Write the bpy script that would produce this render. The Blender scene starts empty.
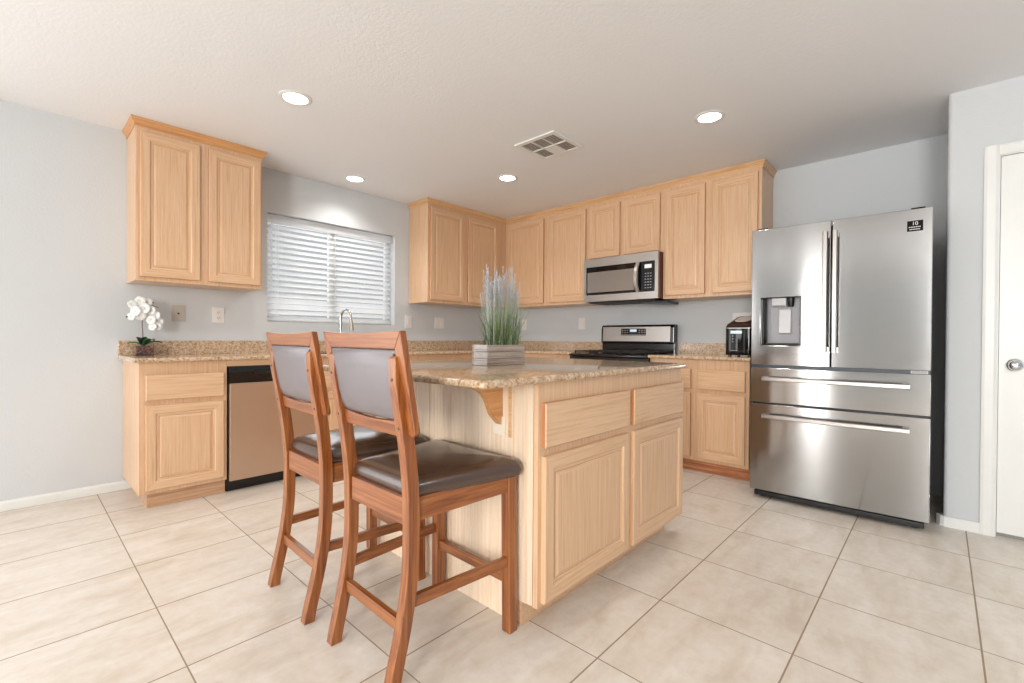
import bpy, bmesh, math, random
from mathutils import Vector, Matrix
C = bpy.context.scene.collection
S = bpy.context.scene
PI = math.pi
rnd = random.Random(7)

# ------------------------------------------------------------------ camera
cam = bpy.data.cameras.new('camera')
cam.sensor_width = 36.0
cam.lens = 462.16 / 1024 * 36.0
cam.clip_start = 0.02
co = bpy.data.objects.new('camera', cam)
C.objects.link(co)
yaw, pit, rol = math.radians(42.851), math.radians(0.4066), math.radians(0.366)
Fv = Vector((-math.sin(yaw) * math.cos(pit), math.cos(yaw) * math.cos(pit), -math.sin(pit)))
R0 = Vector((math.cos(yaw), math.sin(yaw), 0))
U0 = R0.cross(Fv)
Rv = R0 * math.cos(rol) + U0 * math.sin(rol)
Uv = Rv.cross(Fv)
M = Matrix(((Rv.x, Uv.x, -Fv.x, 3.9909), (Rv.y, Uv.y, -Fv.y, -4.1676), (Rv.z, Uv.z, -Fv.z, 1.0239), (0, 0, 0, 1)))
co.matrix_world = M
S.camera = co

# ------------------------------------------------------------------ world, lights, exposure
S.view_settings.view_transform = 'Standard'
S.view_settings.look = 'None'
S.view_settings.gamma = 1.0
S.view_settings.exposure = 0.20
S.view_settings.use_curve_mapping = False
w = bpy.data.worlds.new('world')
S.world = w
w.use_nodes = True
bg = w.node_tree.nodes['Background']
bg.inputs[0].default_value = (0.95, 0.97, 1.0, 1)
bg.inputs[1].default_value = 0.42


def area(name, loc, rot, sx, sy, power, col):
    l = bpy.data.lights.new(name, 'AREA')
    l.shape = 'RECTANGLE'
    l.size = sx
    l.size_y = sy
    l.energy = power
    l.color = col
    o = bpy.data.objects.new(name, l)
    C.objects.link(o)
    o.location = loc
    o.rotation_euler = rot
    return o


# daylight entering by the openings of the far side of the room (behind the photographer)
area('daylight_glass_door', (2.44, -8.06, 1.05), (PI / 2, 0, 0), 0.36, 2.05, 36, (1.0, 0.98, 0.95))
area('daylight_left_window', (0.65, -8.06, 1.15), (PI / 2, 0, 0), 1.0, 1.7, 22, (1.0, 0.98, 0.95))
area('daylight_right_window', (5.2, -8.06, 1.45), (PI / 2, 0, 0), 1.2, 1.2, 170, (1.0, 0.98, 0.95))

area('daylight_patio_door', (-0.06, -5.75, 1.08), (0, -PI / 2, 0), 2.0, 1.7, 30, (0.97, 0.985, 1.0))
# daylight outside the kitchen window
area('daylight_kitchen_window', (-1.3, -2.3, 1.9), (0, -PI / 2, 0), 2.2, 3.4, 90, (0.95, 0.98, 1.0))

# ------------------------------------------------------------------ mesh helpers


class B:
    """collects shapes, then links them as one mesh object; o = world place of the thing"""

    def __init__(s, o=(0, 0, 0)):
        s.bm = bmesh.new()
        s.o = Vector(o)
        s.fm = {}

    def v(s, p):
        return s.bm.verts.new(Vector(p) - s.o)

    def face(s, vs, mi=0):
        try:
            f = s.bm.faces.new(vs)
            f.material_index = mi
            return f
        except ValueError:
            return None

    def box(s, x0, x1, y0, y1, z0, z1, mi=0):
        v = [s.v((x, y, z)) for x in (x0, x1) for y in (y0, y1) for z in (z0, z1)]
        for q in ((0, 1, 3, 2), (4, 6, 7, 5), (0, 4, 5, 1), (2, 3, 7, 6), (0, 2, 6, 4), (1, 5, 7, 3)):
            s.face([v[i] for i in q], mi)
        return s

    def quad(s, *ps, mi=0):
        s.face([s.v(p) for p in ps], mi)
        return s

    def prism(s, pts, axis, a, b, mi=0):
        """pts 2D outline on the two other axes (in order x,y,z minus axis), pushed from a to b"""
        def mk(p, t):
            if axis == 'x':
                return (t, p[0], p[1])
            if axis == 'y':
                return (p[0], t, p[1])
            return (p[0], p[1], t)
        A = [s.v(mk(p, a)) for p in pts]
        D = [s.v(mk(p, b)) for p in pts]
        n = len(pts)
        s.face(A[::-1], mi)
        s.face(D, mi)
        for i in range(n):
            s.face([A[i], A[(i + 1) % n], D[(i + 1) % n], D[i]], mi)
        return s

    def loft(s, rings, mi=0, cap=True, closed=True):
        R = [[s.v(p) for p in r] for r in rings]
        for a, b in zip(R, R[1:]):
            n = len(a)
            for i in range(n if closed else n - 1):
                s.face([a[i], a[(i + 1) % n], b[(i + 1) % n], b[i]], mi)
        if cap:
            s.face(R[0][::-1], mi)
            s.face(R[-1], mi)
        return s

    def tube(s, pts, r, n=10, mi=0, cap=True):
        pts = [Vector(p) for p in pts]
        rr = r if isinstance(r, (list, tuple)) else [r] * len(pts)
        rings = []
        up = None
        for i, p in enumerate(pts):
            a = pts[max(i - 1, 0)]
            b = pts[min(i + 1, len(pts) - 1)]
            t = (b - a).normalized()
            if up is None:
                up = Vector((0, 0, 1)) if abs(t.z) < 0.9 else Vector((1, 0, 0))
            sd = t.cross(up).normalized()
            up = sd.cross(t).normalized()
            rings.append([p + (sd * math.cos(2 * PI * k / n) + up * math.sin(2 * PI * k / n)) * rr[i] for k in range(n)])
        return s.loft(rings, mi, cap)

    def lathe(s, c, prof, axis='z', n=24, mi=0, cap=True):
        """prof list of (radius, distance along axis)"""
        c = Vector(c)
        rings = []
        for r, t in prof:
            ring = []
            for k in range(n):
                a = 2 * PI * k / n
                u, v_ = r * math.cos(a), r * math.sin(a)
                d = {'z': (u, v_, t), 'y': (u, t, v_), 'x': (t, u, v_)}[axis]
                ring.append(c + Vector(d))
            rings.append(ring)
        return s.loft(rings, mi, cap)

    def build(s, name, mats, parent=None, bevel=0, smooth=False, seg=2, loc=None, subsurf=0):
        bmesh.ops.recalc_face_normals(s.bm, faces=s.bm.faces[:])
        me = bpy.data.meshes.new(name)
        s.bm.to_mesh(me)
        s.bm.free()
        if not isinstance(mats, (list, tuple)):
            mats = [mats]
        for m in mats:
            me.materials.append(m)
        o = bpy.data.objects.new(name, me)
        C.objects.link(o)
        if parent is not None:
            o.parent = parent
        else:
            o.location = s.o if loc is None else loc
        if smooth:
            for p in me.polygons:
                p.use_smooth = True
            try:
                me.set_sharp_from_angle(angle=math.radians(40))
            except Exception:
                pass
        if bevel:
            b = o.modifiers.new('bevel', 'BEVEL')
            b.width = bevel
            b.segments = seg
            b.limit_method = 'ANGLE'
            b.angle_limit = math.radians(35)
        if subsurf:
            q = o.modifiers.new('sub', 'SUBSURF')
            q.levels = q.render_levels = subsurf
        return o


def thing(name, label, cat, loc=(0, 0, 0), rotz=0, group=None):
    o = bpy.data.objects.new(name, None)
    o.empty_display_size = 0.1
    C.objects.link(o)
    o.location = loc
    o.rotation_euler = (0, 0, rotz)
    o['label'] = label
    o['category'] = cat
    if group:
        o['group'] = group
    return o


def tag(o, label, cat, group=None, kind=None):
    o['label'] = label
    o['category'] = cat
    if group:
        o['group'] = group
    if kind:
        o['kind'] = kind
    return o


def struct(o, label=None):
    o['kind'] = 'structure'
    if label:
        o['label'] = label
        o['category'] = {'wall': 'wall', 'floo': 'floor', 'ceil': 'ceiling', 'base': 'baseboard', 'door': 'door', 'wind': 'window', 'trim': 'trim'}.get(o.name[:4], 'structure')
    return o

# ------------------------------------------------------------------ materials


def srgb(r, g, b):
    f = lambda c: (c / 255 / 12.92) if c / 255 <= 0.04045 else ((c / 255 + 0.055) / 1.055) ** 2.4
    return (f(r), f(g), f(b), 1)


class NT:
    def __init__(s, name):
        s.m = bpy.data.materials.new(name)
        s.m.use_nodes = True
        s.t = s.m.node_tree
        s.p = s.t.nodes['Principled BSDF']

    def n(s, typ, **kw):
        nd = s.t.nodes.new(typ)
        for k, v_ in kw.items():
            setattr(nd, k, v_)
        return nd

    def l(s, a, b):
        s.t.links.new(a, b)

    def coord(s, scale=(1, 1, 1), world=False, loc=(0, 0, 0)):
        if world:
            src = s.n('ShaderNodeNewGeometry').outputs['Position']
        else:
            src = s.n('ShaderNodeTexCoord').outputs['Object']
        mp = s.n('ShaderNodeMapping')
        mp.inputs['Scale'].default_value = scale
        mp.inputs['Location'].default_value = loc
        s.l(src, mp.inputs['Vector'])
        return mp.outputs['Vector']

    def noise(s, vec, scale=1, detail=4, rough=0.5, dist=0):
        nd = s.n('ShaderNodeTexNoise')
        nd.inputs['Scale'].default_value = scale
        nd.inputs['Detail'].default_value = detail
        nd.inputs['Roughness'].default_value = rough
        nd.inputs['Distortion'].default_value = dist
        s.l(vec, nd.inputs['Vector'])
        return nd.outputs['Fac']

    def ramp(s, fac, stops):
        r = s.n('ShaderNodeValToRGB')
        el = r.color_ramp.elements
        while len(el) < len(stops):
            el.new(0.5)
        for e, (p, c) in zip(el, stops):
            e.position = p
            e.color = c
        s.l(fac, r.inputs['Fac'])
        return r.outputs['Color']

    def mix(s, fac, a, b, mode='MIX'):
        m = s.n('ShaderNodeMix', data_type='RGBA', blend_type=mode)
        for sock, val in ((m.inputs[0], fac), (m.inputs[6], a), (m.inputs[7], b)):
            if hasattr(val, 'is_linked') or hasattr(val, 'links'):
                s.l(val, sock)
            else:
                sock.default_value = val
        return m.outputs[2]

    def math(s, op, a, b=0.0, c=0.0):
        m = s.n('ShaderNodeMath', operation=op)
        for i, val in enumerate((a, b, c)):
            if hasattr(val, 'links'):
                s.l(val, m.inputs[i])
            else:
                m.inputs[i].default_value = val
        return m.outputs[0]

    def bump(s, h, strength=0.2, dist=0.01):
        b = s.n('ShaderNodeBump')
        b.inputs['Strength'].default_value = strength
        b.inputs['Distance'].default_value = dist
        s.l(h, b.inputs['Height'])
        s.l(b.outputs['Normal'], s.p.inputs['Normal'])

    def set(s, **kw):
        for k, v_ in kw.items():
            s.p.inputs[k.replace('_', ' ')].default_value = v_
        return s


def plain(name, col, rough=0.5, metal=0, spec=0.5, **kw):
    t = NT(name)
    # faint unevenness so that the surface is procedural, not flat
    f = t.noise(t.coord(), 9, 3)
    c2 = tuple(c * 0.93 for c in col[:3]) + (1,)
    t.l(t.mix(f, c2, col), t.p.inputs['Base Color'])
    t.set(Roughness=rough, Metallic=metal)
    t.p.inputs['Specular IOR Level'].default_value = spec
    for k, v_ in kw.items():
        t.p.inputs[k].default_value = v_
    return t.m


def wood(name, axis, light, mid, dark, rough=0.38, freq=1.0, fig=0.5):
    """open-grained wood, grain along axis"""
    t = NT(name)
    long_, cross = 3.0 * freq, 105 * freq
    sc = {'x': (long_, cross, cross), 'y': (cross, long_, cross), 'z': (cross, cross, long_)}[axis]
    v = t.coord(sc)
    f1 = t.noise(v, 1.0, 5, 0.6, 0.35)
    sc2 = tuple(c * 5 for c in sc)
    f2 = t.noise(t.coord(sc2), 1.0, 3, 0.6)
    sc3 = {'x': (1.5, 9, 9), 'y': (9, 1.5, 9), 'z': (9, 9, 1.5)}[axis]
    f3 = t.noise(t.coord(tuple(c * freq for c in sc3)), 1.0, 2, 0.5, 0.8)
    # cathedral rings out of the broad noise
    rings = t.math('PINGPONG', t.math('MULTIPLY', f3, 26.0), 1.0)
    col = t.ramp(f1, [(0.30, dark), (0.48, mid), (0.70, light)])
    col = t.mix(t.math('MULTIPLY', rings, 0.28 * fig), col, dark)
    pores = t.ramp(f2, [(0.30, (0, 0, 0, 1)), (0.42, (1, 1, 1, 1))])
    col = t.mix(t.math('MULTIPLY', t.math('SUBTRACT', 1.0, pores), 0.28 * fig), col, dark)
    t.l(col, t.p.inputs['Base Color'])
    t.bump(f2, 0.06, 0.002)
    t.set(Roughness=rough)
    t.p.inputs['Coat Weight'].default_value = 0.25
    t.p.inputs['Coat Roughness'].default_value = 0.22
    return t.m


OL, OM, OD = srgb(225, 192, 159), srgb(218, 180, 143), srgb(204, 161, 121)
OAKV = wood('oak_vertical_grain', 'z', OL, OM, OD)
STAIN = wood('stained_oak_edge', 'z', srgb(200, 146, 104), srgb(186, 126, 84), srgb(160, 98, 62))  # groove and gap shade painted as darker oak on the front edges
OAKY = wood('oak_grain_along_window_wall', 'y', OL, OM, OD)
OAKX = wood('oak_grain_along_range_wall', 'x', OL, OM, OD)
BEADL = wood('pale_oak_panelling', 'z', srgb(240, 222, 200), srgb(235, 213, 187), srgb(226, 198, 168), fig=0.3)
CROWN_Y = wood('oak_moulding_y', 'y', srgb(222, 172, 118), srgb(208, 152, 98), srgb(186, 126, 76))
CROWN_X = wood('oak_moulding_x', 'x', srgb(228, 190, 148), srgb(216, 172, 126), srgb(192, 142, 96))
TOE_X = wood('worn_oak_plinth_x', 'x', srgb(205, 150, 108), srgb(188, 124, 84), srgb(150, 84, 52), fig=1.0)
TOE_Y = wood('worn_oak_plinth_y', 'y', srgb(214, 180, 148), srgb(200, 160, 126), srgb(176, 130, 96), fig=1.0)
CH = (srgb(174, 111, 53), srgb(145, 81, 35), srgb(97, 45, 18))
CHV = wood('cherry_vertical_grain', 'z', *CH, rough=0.33, freq=0.8, fig=0.6)
CHX = wood('cherry_cross_grain', 'x', *CH, rough=0.33, freq=0.8, fig=0.6)
CHY = wood('cherry_depth_grain', 'y', *CH, rough=0.33, freq=0.8, fig=0.6)


for _m in (CHV, CHX, CHY):
    _m.node_tree.nodes['Principled BSDF'].inputs['Coat Weight'].default_value = 0.55
    _m.node_tree.nodes['Principled BSDF'].inputs['Coat Roughness'].default_value = 0.3


def m_paint(name, col, bump=0.25, rough=0.75):
    t = NT(name)
    v = t.coord(world=True)
    f = t.noise(v, 1.3, 3)
    c2 = tuple(c * 0.965 for c in col[:3]) + (1,)
    t.l(t.mix(f, c2, col), t.p.inputs['Base Color'])
    g = t.noise(v, 75, 3, 0.6)
    t.bump(g, bump, 0.004)
    t.set(Roughness=rough)
    return t.m


PAINT = m_paint('grey_wall_paint', srgb(206, 210, 213))
CEIL = m_paint('ceiling_paint', srgb(238, 239, 241), 0.35)
WHITE = plain('white_gloss_paint', srgb(232, 234, 232), 0.35)
PLASTIC_W = plain('white_plastic', srgb(236, 234, 232), 0.35)
PLASTIC_B = plain('painted_over_plate', srgb(190, 184, 176), 0.5)
DARKSLOT = plain('dark_slot', srgb(50, 44, 40), 0.6)


def m_floor():
    t = NT('beige_ceramic_tile')
    g = t.n('ShaderNodeNewGeometry').outputs['Position']
    sx = t.n('ShaderNodeSeparateXYZ')
    t.l(g, sx.inputs[0])
    T = 0.4533

    def axis(out, off):
        a = t.math('DIVIDE', t.math('SUBTRACT', out, off), T)
        fl = t.math('FLOOR', a)
        fr = t.math('SUBTRACT', a, fl)
        e = t.math('MINIMUM', fr, t.math('SUBTRACT', 1.0, fr))
        return e, fl
    ex, ix = axis(sx.outputs[0], 0.0204)
    ey, iy = axis(sx.outputs[1], -3.803)
    e = t.math('MINIMUM', t.math('MULTIPLY', ex, 1.0), t.math('MULTIPLY', ey, 1.25))
    grout = t.math('LESS_THAN', e, 0.0058)
    cmb = t.n('ShaderNodeCombineXYZ')
    t.l(ix, cmb.inputs[0])
    t.l(iy, cmb.inputs[1])
    wn = t.n('ShaderNodeTexWhiteNoise', noise_dimensions='3D')
    t.l(cmb.outputs[0], wn.inputs['Vector'])
    # shift the stone pattern per tile
    vm = t.n('ShaderNodeVectorMath', operation='MULTIPLY_ADD')
    t.l(wn.outputs['Color'], vm.inputs[0])
    vm.inputs[1].default_value = (9, 9, 9)
    t.l(g, vm.inputs[2])
    mp = t.n('ShaderNodeMapping')
    mp.inputs['Scale'].default_value = (9.0, 3.2, 1.0)
    t.l(vm.outputs[0], mp.inputs['Vector'])
    f = t.noise(mp.outputs[0], 1.0, 6, 0.62, 0.4)
    f2 = t.noise(vm.outputs[0], 26, 5, 0.65, 0.2)
    col = t.ramp(f, [(0.30, srgb(205, 193, 178)), (0.48, srgb(219, 211, 200)), (0.66, srgb(228, 222, 214))])
    col = t.mix(t.math('MULTIPLY', t.math('GREATER_THAN', f2, 0.0), t.math('MULTIPLY', t.math('SUBTRACT', f2, 0.42), 1.0)), col, srgb(198, 178, 158))
    col = t.mix(t.math('MULTIPLY', wn.outputs['Value'], 0.10), col, srgb(190, 172, 152))
    col = t.mix(grout, col, srgb(150, 130, 106))
    t.l(col, t.p.inputs['Base Color'])
    rg = t.math('ADD', t.math('MULTIPLY', grout, 0.4), t.math('ADD', t.math('MULTIPLY', f2, 0.14), 0.27))
    t.l(rg, t.p.inputs['Roughness'])
    h = t.math('ADD', t.math('MULTIPLY', t.math('SUBTRACT', 1.0, grout), 1.0), t.math('MULTIPLY', f2, 0.12))
    t.bump(h, 0.25, 0.002)
    return t.m


FLOOR = m_floor()


def m_granite():
    t = NT('speckled_beige_granite')
    v = t.coord(world=True)
    f1 = t.noise(v, 62, 6, 0.72, 0.25)
    f2 = t.noise(v, 120, 3, 0.6)
    f3 = t.noise(v, 9, 3, 0.5, 0.5)
    vo = t.n('ShaderNodeTexVoronoi', feature='F1')
    vo.inputs['Scale'].default_value = 150
    t.l(v, vo.inputs['Vector'])
    col = t.ramp(f1, [(0.30, srgb(84, 62, 50)), (0.40, srgb(158, 122, 90)), (0.50, srgb(196, 170, 140)), (0.62, srgb(220, 204, 182)), (0.8, srgb(190, 160, 130))])
    sp = t.ramp(f2, [(0.31, (1, 1, 1, 1)), (0.39, (0, 0, 0, 1))])
    col = t.mix(t.math('MULTIPLY', sp, 0.85), col, srgb(58, 44, 38))
    wh = t.ramp(vo.outputs['Color'], [(0.72, (0, 0, 0, 1)), (0.80, (1, 1, 1, 1))])
    col = t.mix(t.math('MULTIPLY', wh, 0.4), col, srgb(214, 206, 192))
    col = t.mix(t.math('MULTIPLY', f3, 0.30), col, srgb(200, 160, 118))
    t.l(col, t.p.inputs['Base Color'])
    t.set(Roughness=0.09)
    t.p.inputs['Specular IOR Level'].default_value = 0.6
    return t.m


GRAN = m_granite()


def m_steel(name, col, rough, axis='x', aniso=0.6, bump=0.02):
    t = NT(name)
    sc = {'x': (2, 400, 400), 'z': (400, 400, 2)}[axis]
    f = t.noise(t.coord(sc), 1, 3, 0.6)
    t.l(t.mix(f, tuple(c * 0.93 for c in col[:3]) + (1,), col), t.p.inputs['Base Color'])
    t.l(t.math('ADD', t.math('MULTIPLY', f, 0.08), rough), t.p.inputs['Roughness'])
    t.set(Metallic=1.0)
    return t.m


STEEL = m_steel('brushed_stainless', srgb(166, 166, 166), 0.10)
_t = STEEL.node_tree
_tg = _t.nodes.new('ShaderNodeTangent')
_tg.direction_type = 'RADIAL'
_tg.axis = 'Z'
_p = _t.nodes['Principled BSDF']
_p.inputs['Anisotropic'].default_value = 0.85
_p.inputs['Anisotropic Rotation'].default_value = 0.25
_t.links.new(_tg.outputs[0], _p.inputs['Tangent'])
STEELH = m_steel('handle_stainless', srgb(188, 184, 180), 0.28)
STEELW = m_steel('warm_stainless', srgb(214, 190, 170), 0.38)
CHROME = plain('brushed_nickel', srgb(205, 200, 192), 0.22, 1.0)
CHROMEP = plain('polished_chrome', srgb(225, 228, 232), 0.08, 1.0)
BRONZE = plain('dull_bronze', srgb(120, 100, 84), 0.4, 1.0)
BLACKG = plain('black_glass', srgb(14, 14, 16), 0.06)
BLACKP = plain('black_plastic', srgb(20, 20, 22), 0.35)
BLACKE = plain('black_enamel', srgb(26, 24, 26), 0.15)
IRON = plain('cast_iron', srgb(26, 23, 23), 0.6)
GREYP = plain('grey_plastic', srgb(160, 160, 166), 0.35)
LGREYP = plain('light_grey_plastic', srgb(205, 205, 208), 0.3)


def m_leather(name, col, rough, spec):
    t = NT(name)
    v = t.coord()
    f = t.noise(v, 5, 4, 0.6)
    g = t.noise(v, 160, 3, 0.6)
    t.l(t.mix(f, tuple(c * 0.75 for c in col[:3]) + (1,), col), t.p.inputs['Base Color'])
    t.bump(g, 0.12, 0.002)
    t.set(Roughness=rough)
    t.p.inputs['Specular IOR Level'].default_value = spec
    return t.m


LEATHER = m_leather('brown_seat_leather', srgb(78, 56, 44), 0.20, 1.0)
LEATHERB = m_leather('taupe_back_leather', srgb(122, 115, 119), 0.32, 0.9)  # same leather as the seat, reflected sheen put into a paler base colour


def emis(name, col, st):
    t = NT(name)
    t.p.inputs['Emission Color'].default_value = col
    t.p.inputs['Emission Strength'].default_value = st
    t.p.inputs['Base Color'].default_value = (0.8, 0.8, 0.8, 1)
    return t.m


LAMP = emis('lamp_lens_glow', (1.0, 0.95, 0.88, 1), 9)
LCD = emis('blue_display_glow', (0.2, 0.5, 0.75, 1), 0.5)
LCDW = emis('pale_display_glow', (0.5, 0.62, 0.7, 1), 0.3)


def m_glass(name, tint=(1, 1, 1, 1)):
    t = NT(name)
    t.p.inputs['Base Color'].default_value = tint
    t.p.inputs['Roughness'].default_value = 0.02
    t.p.inputs['Transmission Weight'].default_value = 1.0
    t.p.inputs['IOR'].default_value = 1.45
    return t.m


def m_pane():
    # thin architectural glass: mostly clear with a faint reflection
    m = bpy.data.materials.new('window_glass')
    m.use_nodes = True
    nt = m.node_tree
    nt.nodes.clear()
    o = nt.nodes.new('ShaderNodeOutputMaterial')
    tr = nt.nodes.new('ShaderNodeBsdfTransparent')
    gl = nt.nodes.new('ShaderNodeBsdfGlossy')
    gl.inputs['Roughness'].default_value = 0.02
    fr = nt.nodes.new('ShaderNodeFresnel')
    mx = nt.nodes.new('ShaderNodeMixShader')
    nt.links.new(fr.outputs[0], mx.inputs[0])
    nt.links.new(tr.outputs[0], mx.inputs[1])
    nt.links.new(gl.outputs[0], mx.inputs[2])
    nt.links.new(mx.outputs[0], o.inputs[0])
    return m


PANE = m_pane()
GLASS = m_glass('clear_glass')

# ------------------------------------------------------------------ room shell
H = 2.382
YB = -8.0
struct(B((0, 0, 0)).box(-0.15, 7.0, YB - 0.15, 0.15, -0.1, 0.0).build('floor', FLOOR), 'beige square ceramic tile floor with brown grout')
struct(B((0, 0, 0)).box(-0.15, 7.0, YB - 0.15, 0.15, H, H + 0.12).build('ceiling', CEIL), 'off-white textured ceiling')

# window wall (x = 0) with its opening
WY0, WY1, WZ0, WZ1 = -2.775, -1.588, 1.147, 2.035
b = B((0, 0, 0))
b.box(-0.15, 0, YB, -6.62, 0, H)
b.box(-0.15, 0, -4.88, WY0, 0, H)
b.box(-0.15, 0, -6.62, -4.88, 2.1, H)
b.box(-0.15, 0, WY1, 0.15, 0, H)
b.box(-0.15, 0, WY0, WY1, 0, WZ0)
b.box(-0.15, 0, WY0, WY1, WZ1, H)
struct(b.build('wall_left', PAINT), 'pale grey painted wall with the window over the sink')
# range wall (y = 0)
struct(B((0, 0, 0)).box(0, 4.01, 0, 0.15, 0, H).build('wall_back', PAINT), 'pale grey painted wall behind range and refrigerator')
# pantry wall (y = -0.662) with rounded drywall corner at its left end
X3, Y3 = 4.01, -0.662
DX0, DX1, DZ1 = 4.212, 4.97, 1.992
r = 0.02
corner = [(X3 + r - r * math.cos(a), Y3 + r - r * math.sin(a)) for a in [k * PI / 12 for k in range(7)]]
b = B((0, 0, 0))
b.prism(corner + [(DX0 - 0.012, Y3), (DX0 - 0.012, Y3 + 0.11), (X3 + 0.11, Y3 + 0.11), (X3 + 0.11, 0.15), (X3, 0.15)], 'z', 0, H)
b.box(DX1 + 0.012, 7.0, Y3, Y3 + 0.11, 0, H)
b.box(DX0 - 0.012, DX1 + 0.012, Y3, Y3 + 0.11, DZ1 + 0.012, H)
struct(b.build('wall_right', PAINT, smooth=True), 'pale grey painted wall holding the white pantry door')
# far wall behind the photographer, with its openings
b = B((0, 0, 0))
xs = [(-0.15, 0.15), (1.15, 2.24), (2.64, 4.6), (5.8, 7.0)]
for a, c in xs:
    b.box(a, c, YB - 0.15, YB, 0, H)
b.box(0.15, 1.15, YB - 0.15, YB, 0, 0.3)
b.box(0.15, 1.15, YB - 0.15, YB, 2.0, H)
b.box(2.24, 2.64, YB - 0.15, YB, 2.08, H)
b.box(4.6, 5.8, YB - 0.15, YB, 0, 0.85)
b.box(4.6, 5.8, YB - 0.15, YB, 2.05, H)
struct(b.build('wall_front', PAINT), 'pale grey wall behind the photographer')

# baseboards
BBP = [(0, 0), (0.013, 0), (0.013, 0.045), (0.009, 0.056), (0, 0.058)]
struct(B((0, 0, 0)).prism(BBP, 'y', -4.88, -3.63).build('baseboard_left', WHITE), 'white baseboard left of the cabinets')
b = B((0, 0, 0))
b.prism([(X3 - 0.028, Y3 + 0.03), (X3 - 0.013, Y3 - 0.003), (X3 + 0.003, Y3 - 0.013), (X3 + 0.02, Y3 - 0.013), (4.152, Y3 - 0.013), (4.152, Y3 - 0.0005), (X3 + 0.02, Y3 - 0.0005), (X3 + 0.004, Y3 + 0.004), (X3 - 0.0005, Y3 + 0.03)], 'z', 0, 0.056)
struct(b.build('baseboard_right', WHITE), 'white baseboard wrapping the corner beside the refrigerator')

# pantry door and its casing
d = struct(thing('door_1', 'plain white pantry door with a chrome knob', 'door', (DX0, Y3, 0)))
o = (DX0, Y3, 0)
B(o).box(DX0 + 0.002, DX1 - 0.002, Y3 + 0.004, Y3 + 0.039, 0.022, DZ1 - 0.003).build('door_leaf', WHITE, d, bevel=0.0015)
b = B(o)
b.box(DX0 - 0.012, DX0, Y3, Y3 + 0.11, 0, DZ1 + 0.012)
b.box(DX1, DX1 + 0.012, Y3, Y3 + 0.11, 0, DZ1 + 0.012)
b.box(DX0, DX1, Y3, Y3 + 0.11, DZ1, DZ1 + 0.012)
b.build('door_jamb', WHITE, d)
for nm, (x0, x1) in (('casing', (4.151, 4.207)), ('casing', (DX1 + 0.005, DX1 + 0.061))):
    b = B(o)
    inn = x1 if x0 < 4.5 else x0
    b.prism([(x0, Y3), (x0, Y3 - 0.014), (x0 + 0.012, Y3 - 0.017), (x1 - 0.012, Y3 - 0.017), (x1, Y3 - 0.011), (x1, Y3)] if x0 < 4.5 else
            [(x0, Y3), (x0, Y3 - 0.011), (x0 + 0.012, Y3 - 0.017), (x1 - 0.012, Y3 - 0.017), (x1, Y3 - 0.014), (x1, Y3)], 'z', 0, DZ1 + 0.057)
    b.build(nm, WHITE, d)
b = B(o)
b.prism([(Y3, DZ1 + 0.004), (Y3 - 0.011, DZ1 + 0.004), (Y3 - 0.017, DZ1 + 0.016), (Y3 - 0.017, DZ1 + 0.045), (Y3 - 0.014, DZ1 + 0.057), (Y3, DZ1 + 0.057)], 'x', 4.207, DX1 + 0.005)
b.build('casing', WHITE, d)
k = B(o).lathe((4.272, Y3 + 0.004, 0.902), [(0.0, 0.0), (0.031, 0.0), (0.032, -0.004), (0.026, -0.010), (0.012, -0.012), (0.011, -0.028), (0.020, -0.034), (0.027, -0.044), (0.028, -0.054), (0.022, -0.064), (0.008, -0.069), (0.0, -0.069)], 'y', 28).build('door_knob', CHROMEP, d, smooth=True)
k['label'] = 'polished chrome knob'

# window: frame, panes, blind
wn = struct(thing('window_1', 'white sliding window over the sink', 'window', (-0.08, (WY0 + WY1) / 2, WZ0)))
o = (-0.08, (WY0 + WY1) / 2, WZ0)
b = B(o)
fx0, fx1 = -0.145, -0.112
b.box(fx0, fx1, WY0, WY1, WZ0, WZ0 + 0.04).box(fx0, fx1, WY0, WY1, WZ1 - 0.04, WZ1)
b.box(fx0, fx1, WY0, WY0 + 0.04, WZ0 + 0.04, WZ1 - 0.04).box(fx0, fx1, WY1 - 0.04, WY1, WZ0 + 0.04, WZ1 - 0.04)
ym = (WY0 + WY1) / 2
b.box(fx0, fx1 + 0.006, ym - 0.03, ym + 0.03, WZ0 + 0.04, WZ1 - 0.04)
wf = b.build('window_frame', WHITE, wn, bevel=0.003)
for y0, y1 in ((WY0 + 0.035, ym - 0.025), (ym + 0.025, WY1 - 0.035)):
    B(o).box(-0.132, -0.128, y0, y1, WZ0 + 0.035, WZ1 - 0.035).build('pane', PANE, wn)

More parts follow.
